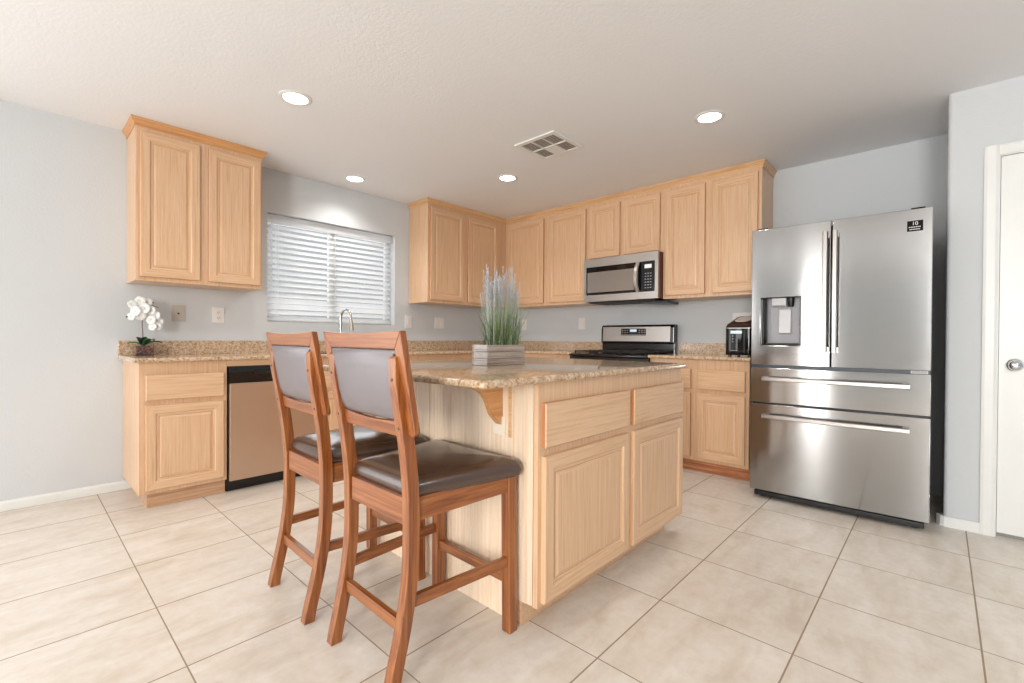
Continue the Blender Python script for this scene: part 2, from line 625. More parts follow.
bl = thing('window_blind', 'white horizontal slat blind hanging in the window', 'blind', (-0.035, ym, WZ1))
o = (-0.035, ym, WZ1)
BLM = plain('white_blind_slat', srgb(238, 238, 236), 0.4)
_n = BLM.node_tree
_tr = _n.nodes.new('ShaderNodeBsdfTranslucent')
_tr.inputs[0].default_value = (0.9, 0.93, 0.97, 1)
_mx = _n.nodes.new('ShaderNodeMixShader')
_mx.inputs[0].default_value = 0.4
_n.links.new(_n.nodes['Principled BSDF'].outputs[0], _mx.inputs[1])
_n.links.new(_tr.outputs[0], _mx.inputs[2])
_n.links.new(_mx.outputs[0], _n.nodes['Material Output'].inputs[0])
B(o).box(-0.098, -0.045, WY0 + 0.006, WY1 - 0.006, WZ1 - 0.075, WZ1 - 0.004).build('head_rail', BLM, bl, bevel=0.004)
nsl = 17
pitch_z = 0.0470
for i in range(nsl):
    zc = WZ1 - 0.100 - i * pitch_z
    b = B(o)
    pts = []
    n = 6
    t_ = math.radians(40 if i < 13 else (62 if i < 15 else 40))
    up, lo = [], []
    for k_ in range(n + 1):
        u = -0.025 + 0.05 * k_ / n
        bow = 0.003 * (1 - (u / 0.025) ** 2)
        x = -0.071 + u * math.cos(t_) + bow * math.sin(t_)
        z = zc - u * math.sin(t_) + bow * math.cos(t_)
        up.append((x, z))
        lo.append((x + 0.0009 * -math.sin(t_), z - 0.0022 * math.cos(t_) - 0.0006))
    b.prism(up + lo[::-1], 'y', WY0 + 0.010, WY1 - 0.012)
    b.build('slat', BLM, bl)
B(o).box(-0.095, -0.047, WY0 + 0.010, WY1 - 0.012, WZ0 + 0.006, WZ0 + 0.024).build('bottom_rail', BLM, bl, bevel=0.003)
for yy in (WY0 + 0.10, ym, WY1 - 0.06):
    b = B(o)
    for xx in (-0.047, -0.095):
        b.box(xx - 0.0008, xx + 0.0008, yy - 0.002, yy + 0.002, WZ0 + 0.02, WZ1 - 0.07)
    b.build('ladder_cord', BLM, bl)
B(o).tube([(-0.040, WY0 + 0.045, WZ1 - 0.07), (-0.039, WY0 + 0.045, WZ1 - 0.55)], 0.004, 8).build('tilt_wand', PLASTIC_W, bl)

# ------------------------------------------------------------------ cabinet fronts
# a front lies on a plane: P(u, v, d) -> world


def plane_map(kind, base):
    if kind == '+x':
        return lambda u, v, d: (base + d, u, v)
    return lambda u, v, d: (u, base - d, v)


def ring_front(b, P, u0, u1, v0, v1, prof, horiz=1, stain=(), side_stain=False):
    rings = []
    for ins, dep in prof:
        rings.append([b.v(P(u0 + ins, v0 + ins, dep)), b.v(P(u1 - ins, v0 + ins, dep)), b.v(P(u1 - ins, v1 - ins, dep)), b.v(P(u0 + ins, v1 - ins, dep))])
    for j, (a, c) in enumerate(zip(rings, rings[1:])):
        for i in range(4):
            b.face([a[i], a[(i + 1) % 4], c[(i + 1) % 4], c[i]], 2 if (j in stain or (side_stain and j == 0 and i in (0, 1, 3))) else (horiz if i in (0, 2) else 0))  # darker oak paints shade into grooves and side edges
    b.face(rings[0][::-1], 0)
    b.face(rings[-1], 0)


DOOR_PROF = [(0, 0), (0, 0.0155), (0.003, 0.019), (0.046, 0.019), (0.050, 0.0165), (0.0525, 0.0125), (0.063, 0.0118), (0.0645, 0.0105), (0.0665, 0.0105), (0.080, 0.0150)]
DRAW_PROF = [(0, 0), (0, 0.0145), (0.004, 0.019)]


def cab_door(kind, base, u0, u1, v0, v1, parent, o):
    b = B(o)
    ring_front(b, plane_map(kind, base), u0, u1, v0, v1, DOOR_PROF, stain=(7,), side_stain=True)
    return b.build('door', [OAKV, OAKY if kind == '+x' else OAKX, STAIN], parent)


def cab_drawer(kind, base, u0, u1, v0, v1, parent, o):
    b = B(o)
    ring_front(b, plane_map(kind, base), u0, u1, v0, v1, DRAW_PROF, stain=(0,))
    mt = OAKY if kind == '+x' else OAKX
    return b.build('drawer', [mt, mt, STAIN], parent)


def crown_path(b, path, prof, mi=0):
    """sweep a moulding profile (out, z) along a plan path with mitred corners; out = to the right of travel"""
    n = len(path)
    P = [Vector((p[0], p[1])) for p in path]
    rings = []
    for i in range(n):
        d0 = (P[i] - P[i - 1]).normalized() if i > 0 else (P[1] - P[0]).normalized()
        d1 = (P[i + 1] - P[i]).normalized() if i < n - 1 else d0
        n0 = Vector((d0.y, -d0.x))
        n1 = Vector((d1.y, -d1.x))
        m = (n0 + n1)
        m = m / max(m.dot(n0), 1e-6) if i not in (0, n - 1) else (n0 if i else n1)
        rings.append([(P[i].x + m.x * a, P[i].y + m.y * a, z) for a, z in prof])
    b.loft(rings, mi)


CRP = [(0.0, 2.330), (0.004, 2.330), (0.006, 2.338), (0.004, 2.342), (0.008, 2.352), (0.018, 2.364), (0.024, 2.374), (0.024, 2.3815), (0.0, 2.3815)]
CRN = 0.3175   # depth of upper boxes
UB = 1.3725
UT = 2.336

# upper cabinet left of the window
o = (0, -3.29, UB)
c = thing('upper_cabinet', 'oak wall cabinet with two doors hanging alone left of the window', 'cabinet', o)
B(o).box(0.001, CRN, -3.655, -2.922, UB, 2.380).build('body', OAKV, c, bevel=0.0015)
cab_door('+x', CRN, -3.632, -3.315, 1.397, 2.303, c, o)
cab_door('+x', CRN, -3.265, -2.937, 1.397, 2.303, c, o)
b = B(o)
crown_path(b, [(0.001, -2.922), (CRN, -2.922), (CRN, -3.655), (0.001, -3.655)][::-1], CRP)
b.build('crown_molding', CROWN_Y, c)

# upper run in the corner
o = (0, -0.9, UB)
c = thing('upper_cabinet', 'oak corner wall cabinet with two doors right of the window', 'cabinet', o)
B(o).box(0.001, CRN, -1.424, -0.001, UB, 2.380).build('body', OAKV, c, bevel=0.0015)
cab_door('+x', CRN, -1.400, -0.965, 1.397, 2.303, c, o)
cab_door('+x', CRN, -0.908, -0.465, 1.397, 2.303, c, o)
for (x0, x1, zb, drs, lab) in (
        (CRN + 0.0005, 1.4345, UB, ((0.372, 0.881), (0.950, 1.414)), 'oak wall cabinet with two tall doors between corner and microwave'),
        (1.4355, 2.2095, 1.786, ((1.455, 1.790), (1.833, 2.184)), 'short oak wall cabinet with two small doors above the microwave'),
        (2.2105, 2.990, UB, ((2.236, 2.571), (2.630, 2.965)), 'oak wall cabinet with two tall doors next to the refrigerator')):
    o = ((x0 + x1) / 2, 0, zb)
    c = thing('upper_cabinet', lab, 'cabinet', o)
    B(o).box(x0, x1, -CRN, -0.001, zb, 2.380).build('body', OAKV, c, bevel=0.0015)
    for u0, u1 in drs:
        cab_door('-y', -CRN, u0, u1, zb + (0.027 if zb < 1.5 else 0.016), 2.303, c, o)
o = (0, 0, UT)
b = B(o)
crown_path(b, [(0.001, -1.425), (CRN + 0.0005, -1.425), (CRN + 0.0005, -CRN - 0.0005), (2.991, -CRN - 0.0005), (2.991, -0.001)], CRP)
tag(b.build('crown_molding', CROWN_X, None, loc=o), 'oak crown molding along the top of the corner wall cabinets', 'molding')

# base cabinets --------------------------------------------------------
FF = 0.584     # face frame depth
ST = 0.868     # top of boxes


def base_cab(lab, kind, u0, u1, doors, drawers, toe_u=None, deep0=0.001):
    o = ((0.0, (u0 + u1) / 2, 0) if kind == '+x' else ((u0 + u1) / 2, 0, 0))
    c = thing('base_cabinet', lab, 'cabinet', o)
    b = B(o)
    t0, t1 = toe_u or (u0, u1)
    tk = B(o)
    if 'sink' in lab:
        b.box(deep0, FF, u0, u1, 0.090, 0.69)
        b.box(deep0, 0.125, u0, u1, 0.6905, ST).box(0.525, FF, u0, u1, 0.6905, ST)
        b.box(0.1255, 0.5245, u0, u0 + 0.018, 0.6905, ST).box(0.1255, 0.5245, u1 - 0.018, u1, 0.6905, ST)
        tk.box(deep0 + 0.012, 0.548, t0, t1, 0.0, 0.0895)
    elif kind == '+x':
        b.box(deep0, FF, u0, u1, 0.090, ST)
        tk.box(deep0 + 0.012, 0.548, t0, t1, 0.0, 0.0895)
    else:
        b.box(u0, u1, -FF, -deep0, 0.090, ST)
        tk.box(t0, t1, -0.548, -deep0 - 0.012, 0.0, 0.0895)
    b.build('body', OAKV, c, bevel=0.0015)
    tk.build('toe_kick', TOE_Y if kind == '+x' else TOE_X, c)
    base = FF if kind == '+x' else -FF
    for a, e in doors:
        cab_door(kind, base, a, e, 0.114, 0.613, c, o)
    for a, e in drawers:
        cab_drawer(kind, base, a, e, 0.643, 0.793, c, o)
    return c


base_cab('oak base cabinet with one drawer and one door at the left counter end', '+x', -3.675, -3.224, [(-3.646, -3.243)], [(-3.646, -3.243)], (-3.631, -3.224))
base_cab('oak sink cabinet under the window, right of the dishwasher', '+x', -2.630, -1.7105, [(-2.610, -2.190), (-2.150, -1.730)], [(-2.610, -2.190), (-2.150, -1.730)])
base_cab('oak base cabinet on the window wall next to the inside corner', '+x', -1.7095, -0.001, [(-1.690, -1.200), (-1.160, -0.660)], [(-1.690, -1.200), (-1.160, -0.660)])
base_cab('oak base cabinet left of the range, beside the corner', '-y', FF + 0.0005, 1.4555, [(0.66, 1.035), (1.075, 1.435)], [(0.66, 1.035), (1.075, 1.435)])
base_cab('oak base cabinet between the range and the refrigerator', '-y', 2.2285, 2.990, [(2.246, 2.571), (2.621, 2.965)], [(2.246, 2.571), (2.621, 2.965)])

# countertops -----------------------------------------------------------
CT = 0.895
NZ = [(ST + 0.0005, 0), (ST + 0.0005, 1)]


def nose(x_in, x_out):
    """cross-section of counter front strip from x_in to rounded x_out"""
    z0, z1 = ST + 0.0005, CT
    rr = (z1 - z0) / 2 * 0.9
    s = 1 if x_out > x_in else -1
    pts = [(x_in, z0), (x_out - s * rr, z0)]
    for k_ in range(1, 8):
        a = -PI / 2 + PI * k_ / 8
        pts.append((x_out - s * rr + s * rr * math.cos(a), (z0 + z1) / 2 + (z1 - z0) / 2 * math.sin(a)))
    pts += [(x_out - s * rr, z1), (x_in, z1)]
    return pts


o = (0, -2.0, ST)
c = thing('countertop', 'speckled beige granite L-shaped countertop under the window', 'countertop', o)
b = B(o)
SX0, SX1, SY0, SY1 = 0.13, 0.52, -2.56, -1.80
b.prism(nose(0.55, 0.625), 'y', -3.700, -0.55)
z0 = ST + 0.0005
b.box(0.0, 0.55, -3.700, SY0, z0, CT).box(0.0, SX0, SY0, SY1, z0, CT).box(SX1, 0.55, SY0, SY1, z0, CT).box(0.0, 0.55, SY1, -0.0, z0, CT)
b.prism(nose(-0.55, -0.625), 'x', 0.60, 1.457)
b.box(0.55, 1.457, -0.55, 0.0, z0, CT)
b.build('slab', GRAN, c)
b = B(o)
b.box(0.0, 0.02, -3.700, 0.0, CT, 0.992).box(0.02, 1.457, -0.02, 0.0, CT, 0.992)
b.build('backsplash', GRAN, c, bevel=0.002)
o = (2.61, 0, ST)
c = thing('countertop', 'short speckled granite countertop between range and refrigerator', 'countertop', o)
B(o).prism(nose(-0.55, -0.625), 'x', 2.227, 3.004).box(2.227, 3.004, -0.55, 0, z0, CT).build('slab', GRAN, c)
B(o).box(2.227, 3.004, -0.02, 0, CT, 0.992).build('backsplash', GRAN, c, bevel=0.002)

# sink and faucet
o = ((SX0 + SX1) / 2, (SY0 + SY1) / 2, CT)
b = B(o)
g = 0.002
th = 0.004
for (x0, x1, y0, y1) in ((SX0 + g, SX0 + g + th, SY0 + g, SY1 - g), (SX1 - g - th, SX1 - g, SY0 + g, SY1 - g), (SX0 + g, SX1 - g, SY0 + g, SY0 + g + th), (SX0 + g, SX1 - g, SY1 - g - th, SY1 - g)):
    b.box(x0, x1, y0, y1, 0.70, 0.888)
b.box(SX0 + g, SX1 - g, SY0 + g, SY1 - g, 0.696, 0.70)
tag(b.build('kitchen_sink', STEEL), 'stainless sink basin set in the counter under the window', 'sink')
fy = -2.19
o = (0.075, fy, CT)
c = thing('faucet', 'tall brushed nickel gooseneck faucet in front of the blind', 'faucet', o)
B(o).lathe((0.075, fy, CT), [(0, 0), (0.027, 0), (0.027, 0.006), (0.021, 0.012), (0.018, 0.05), (0.016, 0.075), (0.0, 0.075)]).build('base', CHROME, c, smooth=True)
pts = [(0.075, fy, CT + 0.07), (0.075, fy, CT + 0.30)]
R_ = 0.072
for k_ in range(1, 10):
    a = PI * k_ / 9 * 0.95
    pts.append((0.075 + R_ - R_ * math.cos(a), fy + 0.02 * k_ / 9, CT + 0.30 + R_ * math.sin(a)))
pts.append((0.222, fy + 0.021, CT + 0.27))
B(o).tube(pts, 0.0115, 12).build('gooseneck', CHROME, c, smooth=True)
B(o).tube([(0.222, fy + 0.021, CT + 0.28), (0.226, fy + 0.022, CT + 0.24), (0.232, fy + 0.023, CT + 0.185)], [0.0125, 0.015, 0.020], 14).build('spray_head', CHROME, c, smooth=True)
B(o).tube([(0.085, fy + 0.018, CT + 0.055), (0.095, fy + 0.05, CT + 0.062), (0.11, fy + 0.085, CT + 0.085)], [0.007, 0.006, 0.005], 8).build('lever', CHROME, c, smooth=True)

# dishwasher -------------------------------------------------------------
o = (0.3, -2.927, 0)
c = thing('dishwasher', 'stainless dishwasher with black control strip, left of the sink cabinet', 'dishwasher', o)
y0, y1 = -3.218, -2.636
B(o).box(0.03, 0.580, y0, y1, 0.085, 0.828).build('tub', BLACKP, c)
B(o).box(0.580, 0.604, y0 + 0.006, y1 - 0.006, 0.078, 0.716).build('door_panel', STEELW, c, bevel=0.003)
b = B(o)
b.prism([(0.580, 0.720), (0.607, 0.720), (0.607, 0.790), (0.600, 0.826), (0.580, 0.826)], 'y', y0 + 0.003, y1 - 0.003)
cp = b.build('control_panel', BLACKG, c, bevel=0.002)
cp['label'] = 'glossy black control strip'
b = B(o)
b.prism([(0.6068, 0.775), (0.622, 0.772), (0.624, 0.786), (0.6068, 0.797)], 'y', -3.07, -2.79)
b.build('handle', BLACKP, cp, bevel=0.002)
for i in range(5):
    B(o).box(0.6068, 0.6085, -2.74 + i * 0.016, -2.73 + i * 0.016, 0.782, 0.788).build('button', GREYP, cp)
B(o).box(0.05, 0.545, y0 + 0.002, y1 - 0.002, 0.0, 0.084).build('kick_plate', BLACKP, c)
o = (0.58, -2.927, 0.83)
tag(B(o).box(0.54, FF, -3.2235, -2.6305, 0.8285, ST).build('cabinet_rail', OAKY), 'thin oak rail between countertop and dishwasher', 'rail')

# ------------------------------------------------------------------ range
RX0, RX1 = 1.4595, 2.2245
rc = (RX0 + RX1) / 2
o = (rc, -0.33, 0)
c = thing('gas_range', 'stainless and black gas range with backguard display', 'stove', o)
b = B(o)
b.box(RX0, RX1, -0.60, -0.03, 0.06, 0.8655)
for xx in (RX0 + 0.05, RX1 - 0.05):
    for yy in (-0.55, -0.08):
        b.box(xx - 0.02, xx + 0.02, yy - 0.02, yy + 0.02, 0.0, 0.06)
b.build('body', BLACKP, c)
B(o).box(RX0 + 0.004, RX1 - 0.004, -0.632, -0.6005, 0.07, 0.235).build('storage_drawer', STEEL, c, bevel=0.004)
od = B(o).box(RX0 + 0.004, RX1 - 0.004, -0.640, -0.6005, 0.245, 0.745).build('oven_door', STEEL, c, bevel=0.004)
B(o).box(RX0 + 0.12, RX1 - 0.12, -0.643, -0.6395, 0.34, 0.62).build('oven_window', BLACKG, od)
b = B(o)
b.tube([(RX0 + 0.06, -0.685, 0.70), (RX1 - 0.06, -0.685, 0.70)], 0.012, 12)
b.tube([(RX0 + 0.09, -0.685, 0.70), (RX0 + 0.09, -0.638, 0.70)], 0.008, 8)
b.tube([(RX1 - 0.09, -0.685, 0.70), (RX1 - 0.09, -0.638, 0.70)], 0.008, 8)
b.build('handle', STEELH, od, smooth=True)
b = B(o)
b.prism([(-0.6005, 0.755), (-0.650, 0.755), (-0.662, 0.80), (-0.650, 0.864), (-0.6005, 0.8655)], 'x', RX0 + 0.002, RX1 - 0.002)
b.build('knob_panel', BLACKE, c, bevel=0.004)
for i in range(5):
    xx = RX0 + 0.10 + i * (RX1 - RX0 - 0.20) / 4
    B(o).lathe((xx, -0.654, 0.825), [(0, 0), (0.022, 0), (0.022, -0.008), (0.018, -0.028), (0.0, -0.028)], 'y', 18).build('knob', CHROME, c, smooth=True)
B(o).prism([(-0.655, 0.866), (-0.664, 0.872), (-0.655, 0.884), (-0.62, 0.887), (-0.10, 0.892), (-0.091, 0.866)], 'x', RX0, RX1).build('cooktop', BLACKE, c, bevel=0.002)
# burners
for (xx, yy, rr) in ((RX0 + 0.17, -0.50, 0.045), (RX1 - 0.17, -0.50, 0.05), (RX0 + 0.17, -0.22, 0.038), (RX1 - 0.17, -0.22, 0.038), (rc, -0.36, 0.042)):
    B(o).lathe((xx, yy, 0.8905), [(0, 0), (rr, 0), (rr, 0.006), (rr * 0.8, 0.008), (rr * 0.78, 0.014), (0, 0.015)], 'z', 20).build('burner', IRON, c, smooth=True)
for k_ in range(3):
    x0 = RX0 + 0.025 + k_ * 0.24
    x1 = x0 + 0.233
    b = B(o)
    zg0, zg1 = 0.904, 0.915
    for yy in (-0.605, -0.36, -0.115):
        b.box(x0, x1, yy - 0.006, yy + 0.006, zg0, zg1)
    for xx in (x0 + 0.006, (x0 + x1) / 2, x1 - 0.006):
        b.box(xx - 0.006, xx + 0.006, -0.605, -0.115, zg0, zg1)
    for xx in (x0 + 0.06, x1 - 0.06):
        for yy in (-0.50, -0.24):
            b.box(xx - 0.035, xx + 0.035, yy - 0.005, yy + 0.005, zg0, zg1 + 0.003)
    for xx in (x0 + 0.006, x1 - 0.006):
        for yy in (-0.599, -0.36, -0.121):
            b.box(xx - 0.006, xx + 0.006, yy - 0.006, yy + 0.006, 0.8905, zg1 + 0.005)
    b.build('grate', IRON, c, bevel=0.002)
bgx0, bgx1 = RX0 + 0.003, RX1 - 0.003
b = B(o)
b.prism([(-0.025, 0.866), (-0.090, 0.866), (-0.090, 0.985), (-0.112, 0.990), (-0.106, 1.13), (-0.090, 1.160), (-0.025, 1.160)], 'x', bgx0, bgx1)
bgd = b.build('backguard', BLACKE, c, bevel=0.006)
b = B(o)
b.prism([(-0.1115, 1.002), (-0.1145, 1.002), (-0.1085, 1.140), (-0.1035, 1.144), (-0.1035, 1.140)], 'x', bgx0 + 0.022, bgx1 - 0.034)
b.build('control_face', STEELH, bgd)
b = B(o)
b.prism([(-0.1120, 1.058), (-0.1150, 1.058), (-0.1120, 1.124), (-0.1090, 1.124)], 'x', 1.690, 1.950)
dp = b.build('display_panel', BLACKG, bgd)
B(o).prism([(-0.1140, 1.092), (-0.1146, 1.092), (-0.1135, 1.116), (-0.1130, 1.116)], 'x', 1.785, 1.855).build('clock_display', LCD, dp)
for i in range(10):
    for j in range(3):
        xx = 1.700 + i * 0.0255
        zz = 1.064 + j * 0.020
        if 1.775 < xx < 1.86 and j > 0:
            continue
        yy = -0.1150 + (zz - 1.058) / 0.066 * 0.003
        B(o).box(xx, xx + 0.014, yy - 0.0008, yy + 0.001, zz, zz + 0.008).build('button', GREYP, dp)

# ------------------------------------------------------------------ microwave
MX0, MX1, MZ0, MZ1 = 1.443, 2.204, 1.378, 1.785
o = ((MX0 + MX1) / 2, -0.2, MZ0)
c = thing('microwave', 'stainless over-the-range microwave under the short cabinet', 'microwave', o)
BROWN = plain('dark_reddish_steel', srgb(98, 42, 30), 0.3)
B(o).box(MX0, MX1, -0.375, -0.002, MZ0, MZ1).build('housing', BROWN, c, bevel=0.002)
xd = 2.010
b = B(o)
yf = -0.400
# door frame around the window
wx0, wx1, wz0, wz1 = MX0 + 0.028, xd - 0.010, MZ0 + 0.062, MZ1 - 0.078
b.box(MX0, xd, yf, -0.3755, MZ0, wz0).box(MX0, xd, yf, -0.3755, wz1, MZ1)
b.box(MX0, wx0, yf, -0.3755, wz0, wz1).box(wx1, xd, yf, -0.3755, wz0, wz1)
md = b.build('door', STEELH, c)
B(o).box(wx0, wx1, yf + 0.003, -0.376, wz0, wz1).build('door_glass', BLACKG, md)
MWW = plain('screened_oven_glass', srgb(150, 144, 138), 0.16, 0.3)
B(o).box(wx0 + 0.012, wx1 - 0.020, yf + 0.0015, yf + 0.0035, wz0 + 0.024, wz1 - 0.050).build('screen', MWW, md)
b = B(o)
hx = xd + 0.001
pts = []
for k_ in range(9):
    tt = k_ / 8
    pts.append((hx + 0.008 - 0.012 * math.sin(PI * tt) , yf - 0.012 - 0.030 * math.sin(PI * tt), wz0 + 0.004 + (wz1 - wz0 - 0.008) * tt))
rings = []
for p in pts:
    w_ = 0.019
    rings.append([(p[0] - w_, p[1] + 0.002, p[2]), (p[0] - w_ * 0.6, p[1] - 0.006, p[2]), (p[0] + w_ * 0.6, p[1] - 0.006, p[2]), (p[0] + w_, p[1] + 0.002, p[2]), (p[0] + w_ * 0.6, p[1] + 0.006, p[2]), (p[0] - w_ * 0.6, p[1] + 0.006, p[2])])
b.loft(rings)
b.box(hx - 0.006, hx + 0.014, yf - 0.014, yf + 0.0, wz0 + 0.004, wz0 + 0.018)
b.box(hx - 0.006, hx + 0.014, yf - 0.014, yf + 0.0, wz1 - 0.018, wz1 - 0.004)
b.build('handle', STEELH, md, smooth=True)
b = B(o)
b.box(xd + 0.001, MX1, yf, -0.3755, MZ0, wz0).box(xd + 0.001, MX1, yf, -0.3755, wz1, MZ1).box(MX1 - 0.030, MX1, yf, -0.3755, wz0, wz1)
b.box(xd + 0.001, xd + 0.005, yf, -0.3755, wz0, wz1)
b.build('side_trim', STEELH, c)
kp = B(o).box(xd + 0.005, MX1 - 0.030, yf + 0.002, -0.376, wz0, wz1).build('keypad', BLACKG, c)
B(o).box(2.078, 2.143, yf + 0.0005, yf + 0.003, wz1 - 0.062, wz1 - 0.028).build('clock_display', LCDW, kp)
for i in range(3):
    for j in range(6):
        B(o).box(2.080 + i * 0.024, 2.094 + i * 0.024, yf + 0.001, yf + 0.003, wz0 + 0.030 + j * 0.025, wz0 + 0.038 + j * 0.025).build('button', GREYP, kp)
B(o).box(MX0 + 0.04, MX1 - 0.05, -0.36, -0.06, MZ0 - 0.014, MZ0 - 0.0005).build('underside_vent', DARKSLOT, c, bevel=0.003)
b = B(o)
b.prism([(2.00, 1.350), (2.262, 1.336), (2.268, 1.356), (2.00, 1.3635)], 'y', -0.34, -0.12)
b.build('vent_flap', BLACKP, c)

# ------------------------------------------------------------------ refrigerator (local frame: x along its front, y into it)
fo = (3.084, -0.90, 0)
c = thing('refrigerator', 'large stainless french door refrigerator with two drawers and ice dispenser', 'refrigerator', fo, 0.018)
FW = 0.872
SIDE = plain('black_side_panel', srgb(9, 8, 9), 0.6, spec=0.25)
b = B()
b.box(0.004, FW - 0.004, 0.075, 0.80, 0.045, 1.715)
b.build('case', SIDE, c, bevel=0.003)


def dface(u):
    return 0.004 * (2 * u / FW - 1) ** 2


def fr_panel(name, u0, u1, v0, v1, parent, hole=None, bev=0.006):
    b = B()
    us = sorted(set([u0, u1] + [u0 + (u1 - u0) * k_ / 10 for k_ in range(11)] + ([hole[0], hole[1]] if hole else [])))
    vs = [v0, v1] if not hole else [v0, hole[2], hole[3], v1]
    dep = 0.068
    grid = [[b.v((u, dface(u), v_)) for v_ in vs] for u in us]
    back = [[b.v((u, dep, v_)) for v_ in vs] for u in us]
    inh = lambda i, j: hole and hole[0] - 1e-6 <= us[i] and us[i + 1] <= hole[1] + 1e-6 and vs[j] >= hole[2] - 1e-6 and vs[j + 1] <= hole[3] + 1e-6
    nu, nv = len(us), len(vs)
    for i in range(nu - 1):
        for j in range(nv - 1):
            if not inh(i, j):
                b.face([grid[i][j], grid[i + 1][j], grid[i + 1][j + 1], grid[i][j + 1]])
                b.face([back[i][j], back[i][j + 1], back[i + 1][j + 1], back[i + 1][j]])
            else:
                if not inh(i - 1, j):
                    b.face([grid[i][j], grid[i][j + 1], back[i][j + 1], back[i][j]])
                if i + 1 < nu - 1 and not inh(i + 1, j):
                    b.face([grid[i + 1][j], back[i + 1][j], back[i + 1][j + 1], grid[i + 1][j + 1]])
                b.face([grid[i][j], back[i][j], back[i + 1][j], grid[i + 1][j]])
                b.face([grid[i][j + 1], grid[i + 1][j + 1], back[i + 1][j + 1], back[i][j + 1]])
    for i in range(nu - 1):
        b.face([grid[i][0], back[i][0], back[i + 1][0], grid[i + 1][0]])
        b.face([grid[i][-1], grid[i + 1][-1], back[i + 1][-1], back[i][-1]])
    for j in range(nv - 1):
        b.face([grid[0][j], grid[0][j + 1], back[0][j + 1], back[0][j]])
        b.face([grid[-1][j], back[-1][j], back[-1][j + 1], grid[-1][j + 1]])
    return b.build(name, STEEL, parent, bevel=0.003, smooth=True)


HOLE = (0.055, 0.277, 0.988, 1.292)
dl = fr_panel('door', 0.0, 0.428, 0.864, 1.731, c, HOLE)
dr = fr_panel('door', 0.4345, FW, 0.864, 1.731, c)
d1 = fr_panel('drawer', 0.0, FW, 0.624, 0.846, c)
d2 = fr_panel('drawer', 0.0, FW, 0.058, 0.613, c)
GAPM = plain('blue_grey_gasket', srgb(60, 72, 84), 0.3)
B().box(0.004, FW - 0.004, 0.014, 0.07, 0.8465, 0.8635).build('gasket_strip', GAPM, c)
B().box(0.006, FW - 0.006, 0.03, 0.07, 0.6135, 0.6235).build('gap_shadow_strip', BLACKP, c)
for u in (0.405, 0.452):
    pr = dl if u < 0.43 else dr
    b = B()
    z0_, z1_ = 0.952, 1.660
    rings = []
    for k_ in range(9):
        tt = k_ / 8
        zz = z0_ + (z1_ - z0_) * tt
        yy = -0.044 - 0.006 * math.sin(PI * tt)
        hw = 0.0125
        rings.append([(u - hw, yy - 0.004, zz), (u - hw + 0.004, yy - 0.009, zz), (u + hw - 0.004, yy - 0.009, zz), (u + hw, yy - 0.004, zz), (u + hw, yy + 0.006, zz), (u - hw, yy + 0.006, zz)])
    b.loft(rings)
    for zz in (z0_ + 0.0, z1_ - 0.03):
        b.box(u - 0.0115, u + 0.0115, -0.045, 0.0035, zz, zz + 0.03)
    b.build('handle', STEELH, pr, smooth=True)
for pr, zc in ((d1, 0.778), (d2, 0.541)):
    b = B()
    rings = []
    for k_ in range(13):
        tt = k_ / 12
        uu = 0.076 + 0.712 * tt
        yy = -0.040 - 0.010 * math.sin(PI * tt)
        hw = 0.0130
        rings.append([(uu, yy - 0.004, zc - hw), (uu, yy - 0.009, zc - hw + 0.004), (uu, yy - 0.009, zc + hw - 0.004), (uu, yy - 0.004, zc + hw), (uu, yy + 0.006, zc + hw), (uu, yy + 0.006, zc - hw)])
    b.loft(rings)
    for u0 in (0.076, 0.758):
        b.box(u0, u0 + 0.030, -0.042, 0.009, zc - 0.012, zc + 0.012)
    b.build('handle', STEELH, pr, smooth=True)
# dispenser
b = B()
u0, u1, v0, v1 = HOLE
b.quad((u0, 0.064, v0), (u1, 0.064, v0), (u1, 0.064, v1), (u0, 0.064, v1), mi=0)
b.quad((u0 + 0.001, 0.004, v0), (u0 + 0.001, 0.064, v0), (u0 + 0.001, 0.064, v1), (u0 + 0.001, 0.004, v1), mi=1)
b.quad((u1 - 0.001, 0.004, v0), (u1 - 0.001, 0.064, v0), (u1 - 0.001, 0.064, v1), (u1 - 0.001, 0.004, v1), mi=1)
b.quad((u0, 0.004, v1 - 0.001), (u1, 0.004, v1 - 0.001), (u1, 0.064, v1 - 0.001), (u0, 0.064, v1 - 0.001), mi=1)
dsp = b.build('dispenser_recess', [GREYP, BLACKG], dl)
b = B()
for bx in ((u0, u0 + 0.030, 0.030, 0.063, v0, v1), (u0, u1, 0.003, 0.006, v0, v0 + 0.006), (u0, u1, 0.003, 0.006, v1 - 0.005, v1), (u1 - 0.006, u1, 0.003, 0.006, v0, v1), (u0, u0 + 0.005, 0.003, 0.006, v0, v1)):
    b.box(*bx)
b.build('dispenser_bezel', BLACKG, dsp)
B().box(u0 + 0.03, u1 - 0.01, 0.004, 0.060, v0 + 0.001, v0 + 0.016).build('drip_tray', DARKSLOT, dsp, bevel=0.002)
B().prism([(0.012, v1 - 0.002), (0.018, v1 - 0.05), (0.062, v1 - 0.062), (0.062, v1 - 0.002)], 'x', u0 + 0.060, u0 + 0.140).build('ice_chute', LGREYP, dsp, bevel=0.004)
B().lathe((u0 + 0.162, 0.045, v1 - 0.060), [(0, 0), (0.014, 0), (0.018, 0.02), (0.020, 0.058), (0, 0.058)], 'z', 16).build('water_nozzle', BLACKP, dsp, smooth=True)
B().prism([(0.050, v0 + 0.075), (0.040, v0 + 0.080), (0.046, v1 - 0.075), (0.062, v1 - 0.075), (0.062, v0 + 0.075)], 'x', u0 + 0.095, u0 + 0.162).build('paddle', LGREYP, dsp, bevel=0.003)
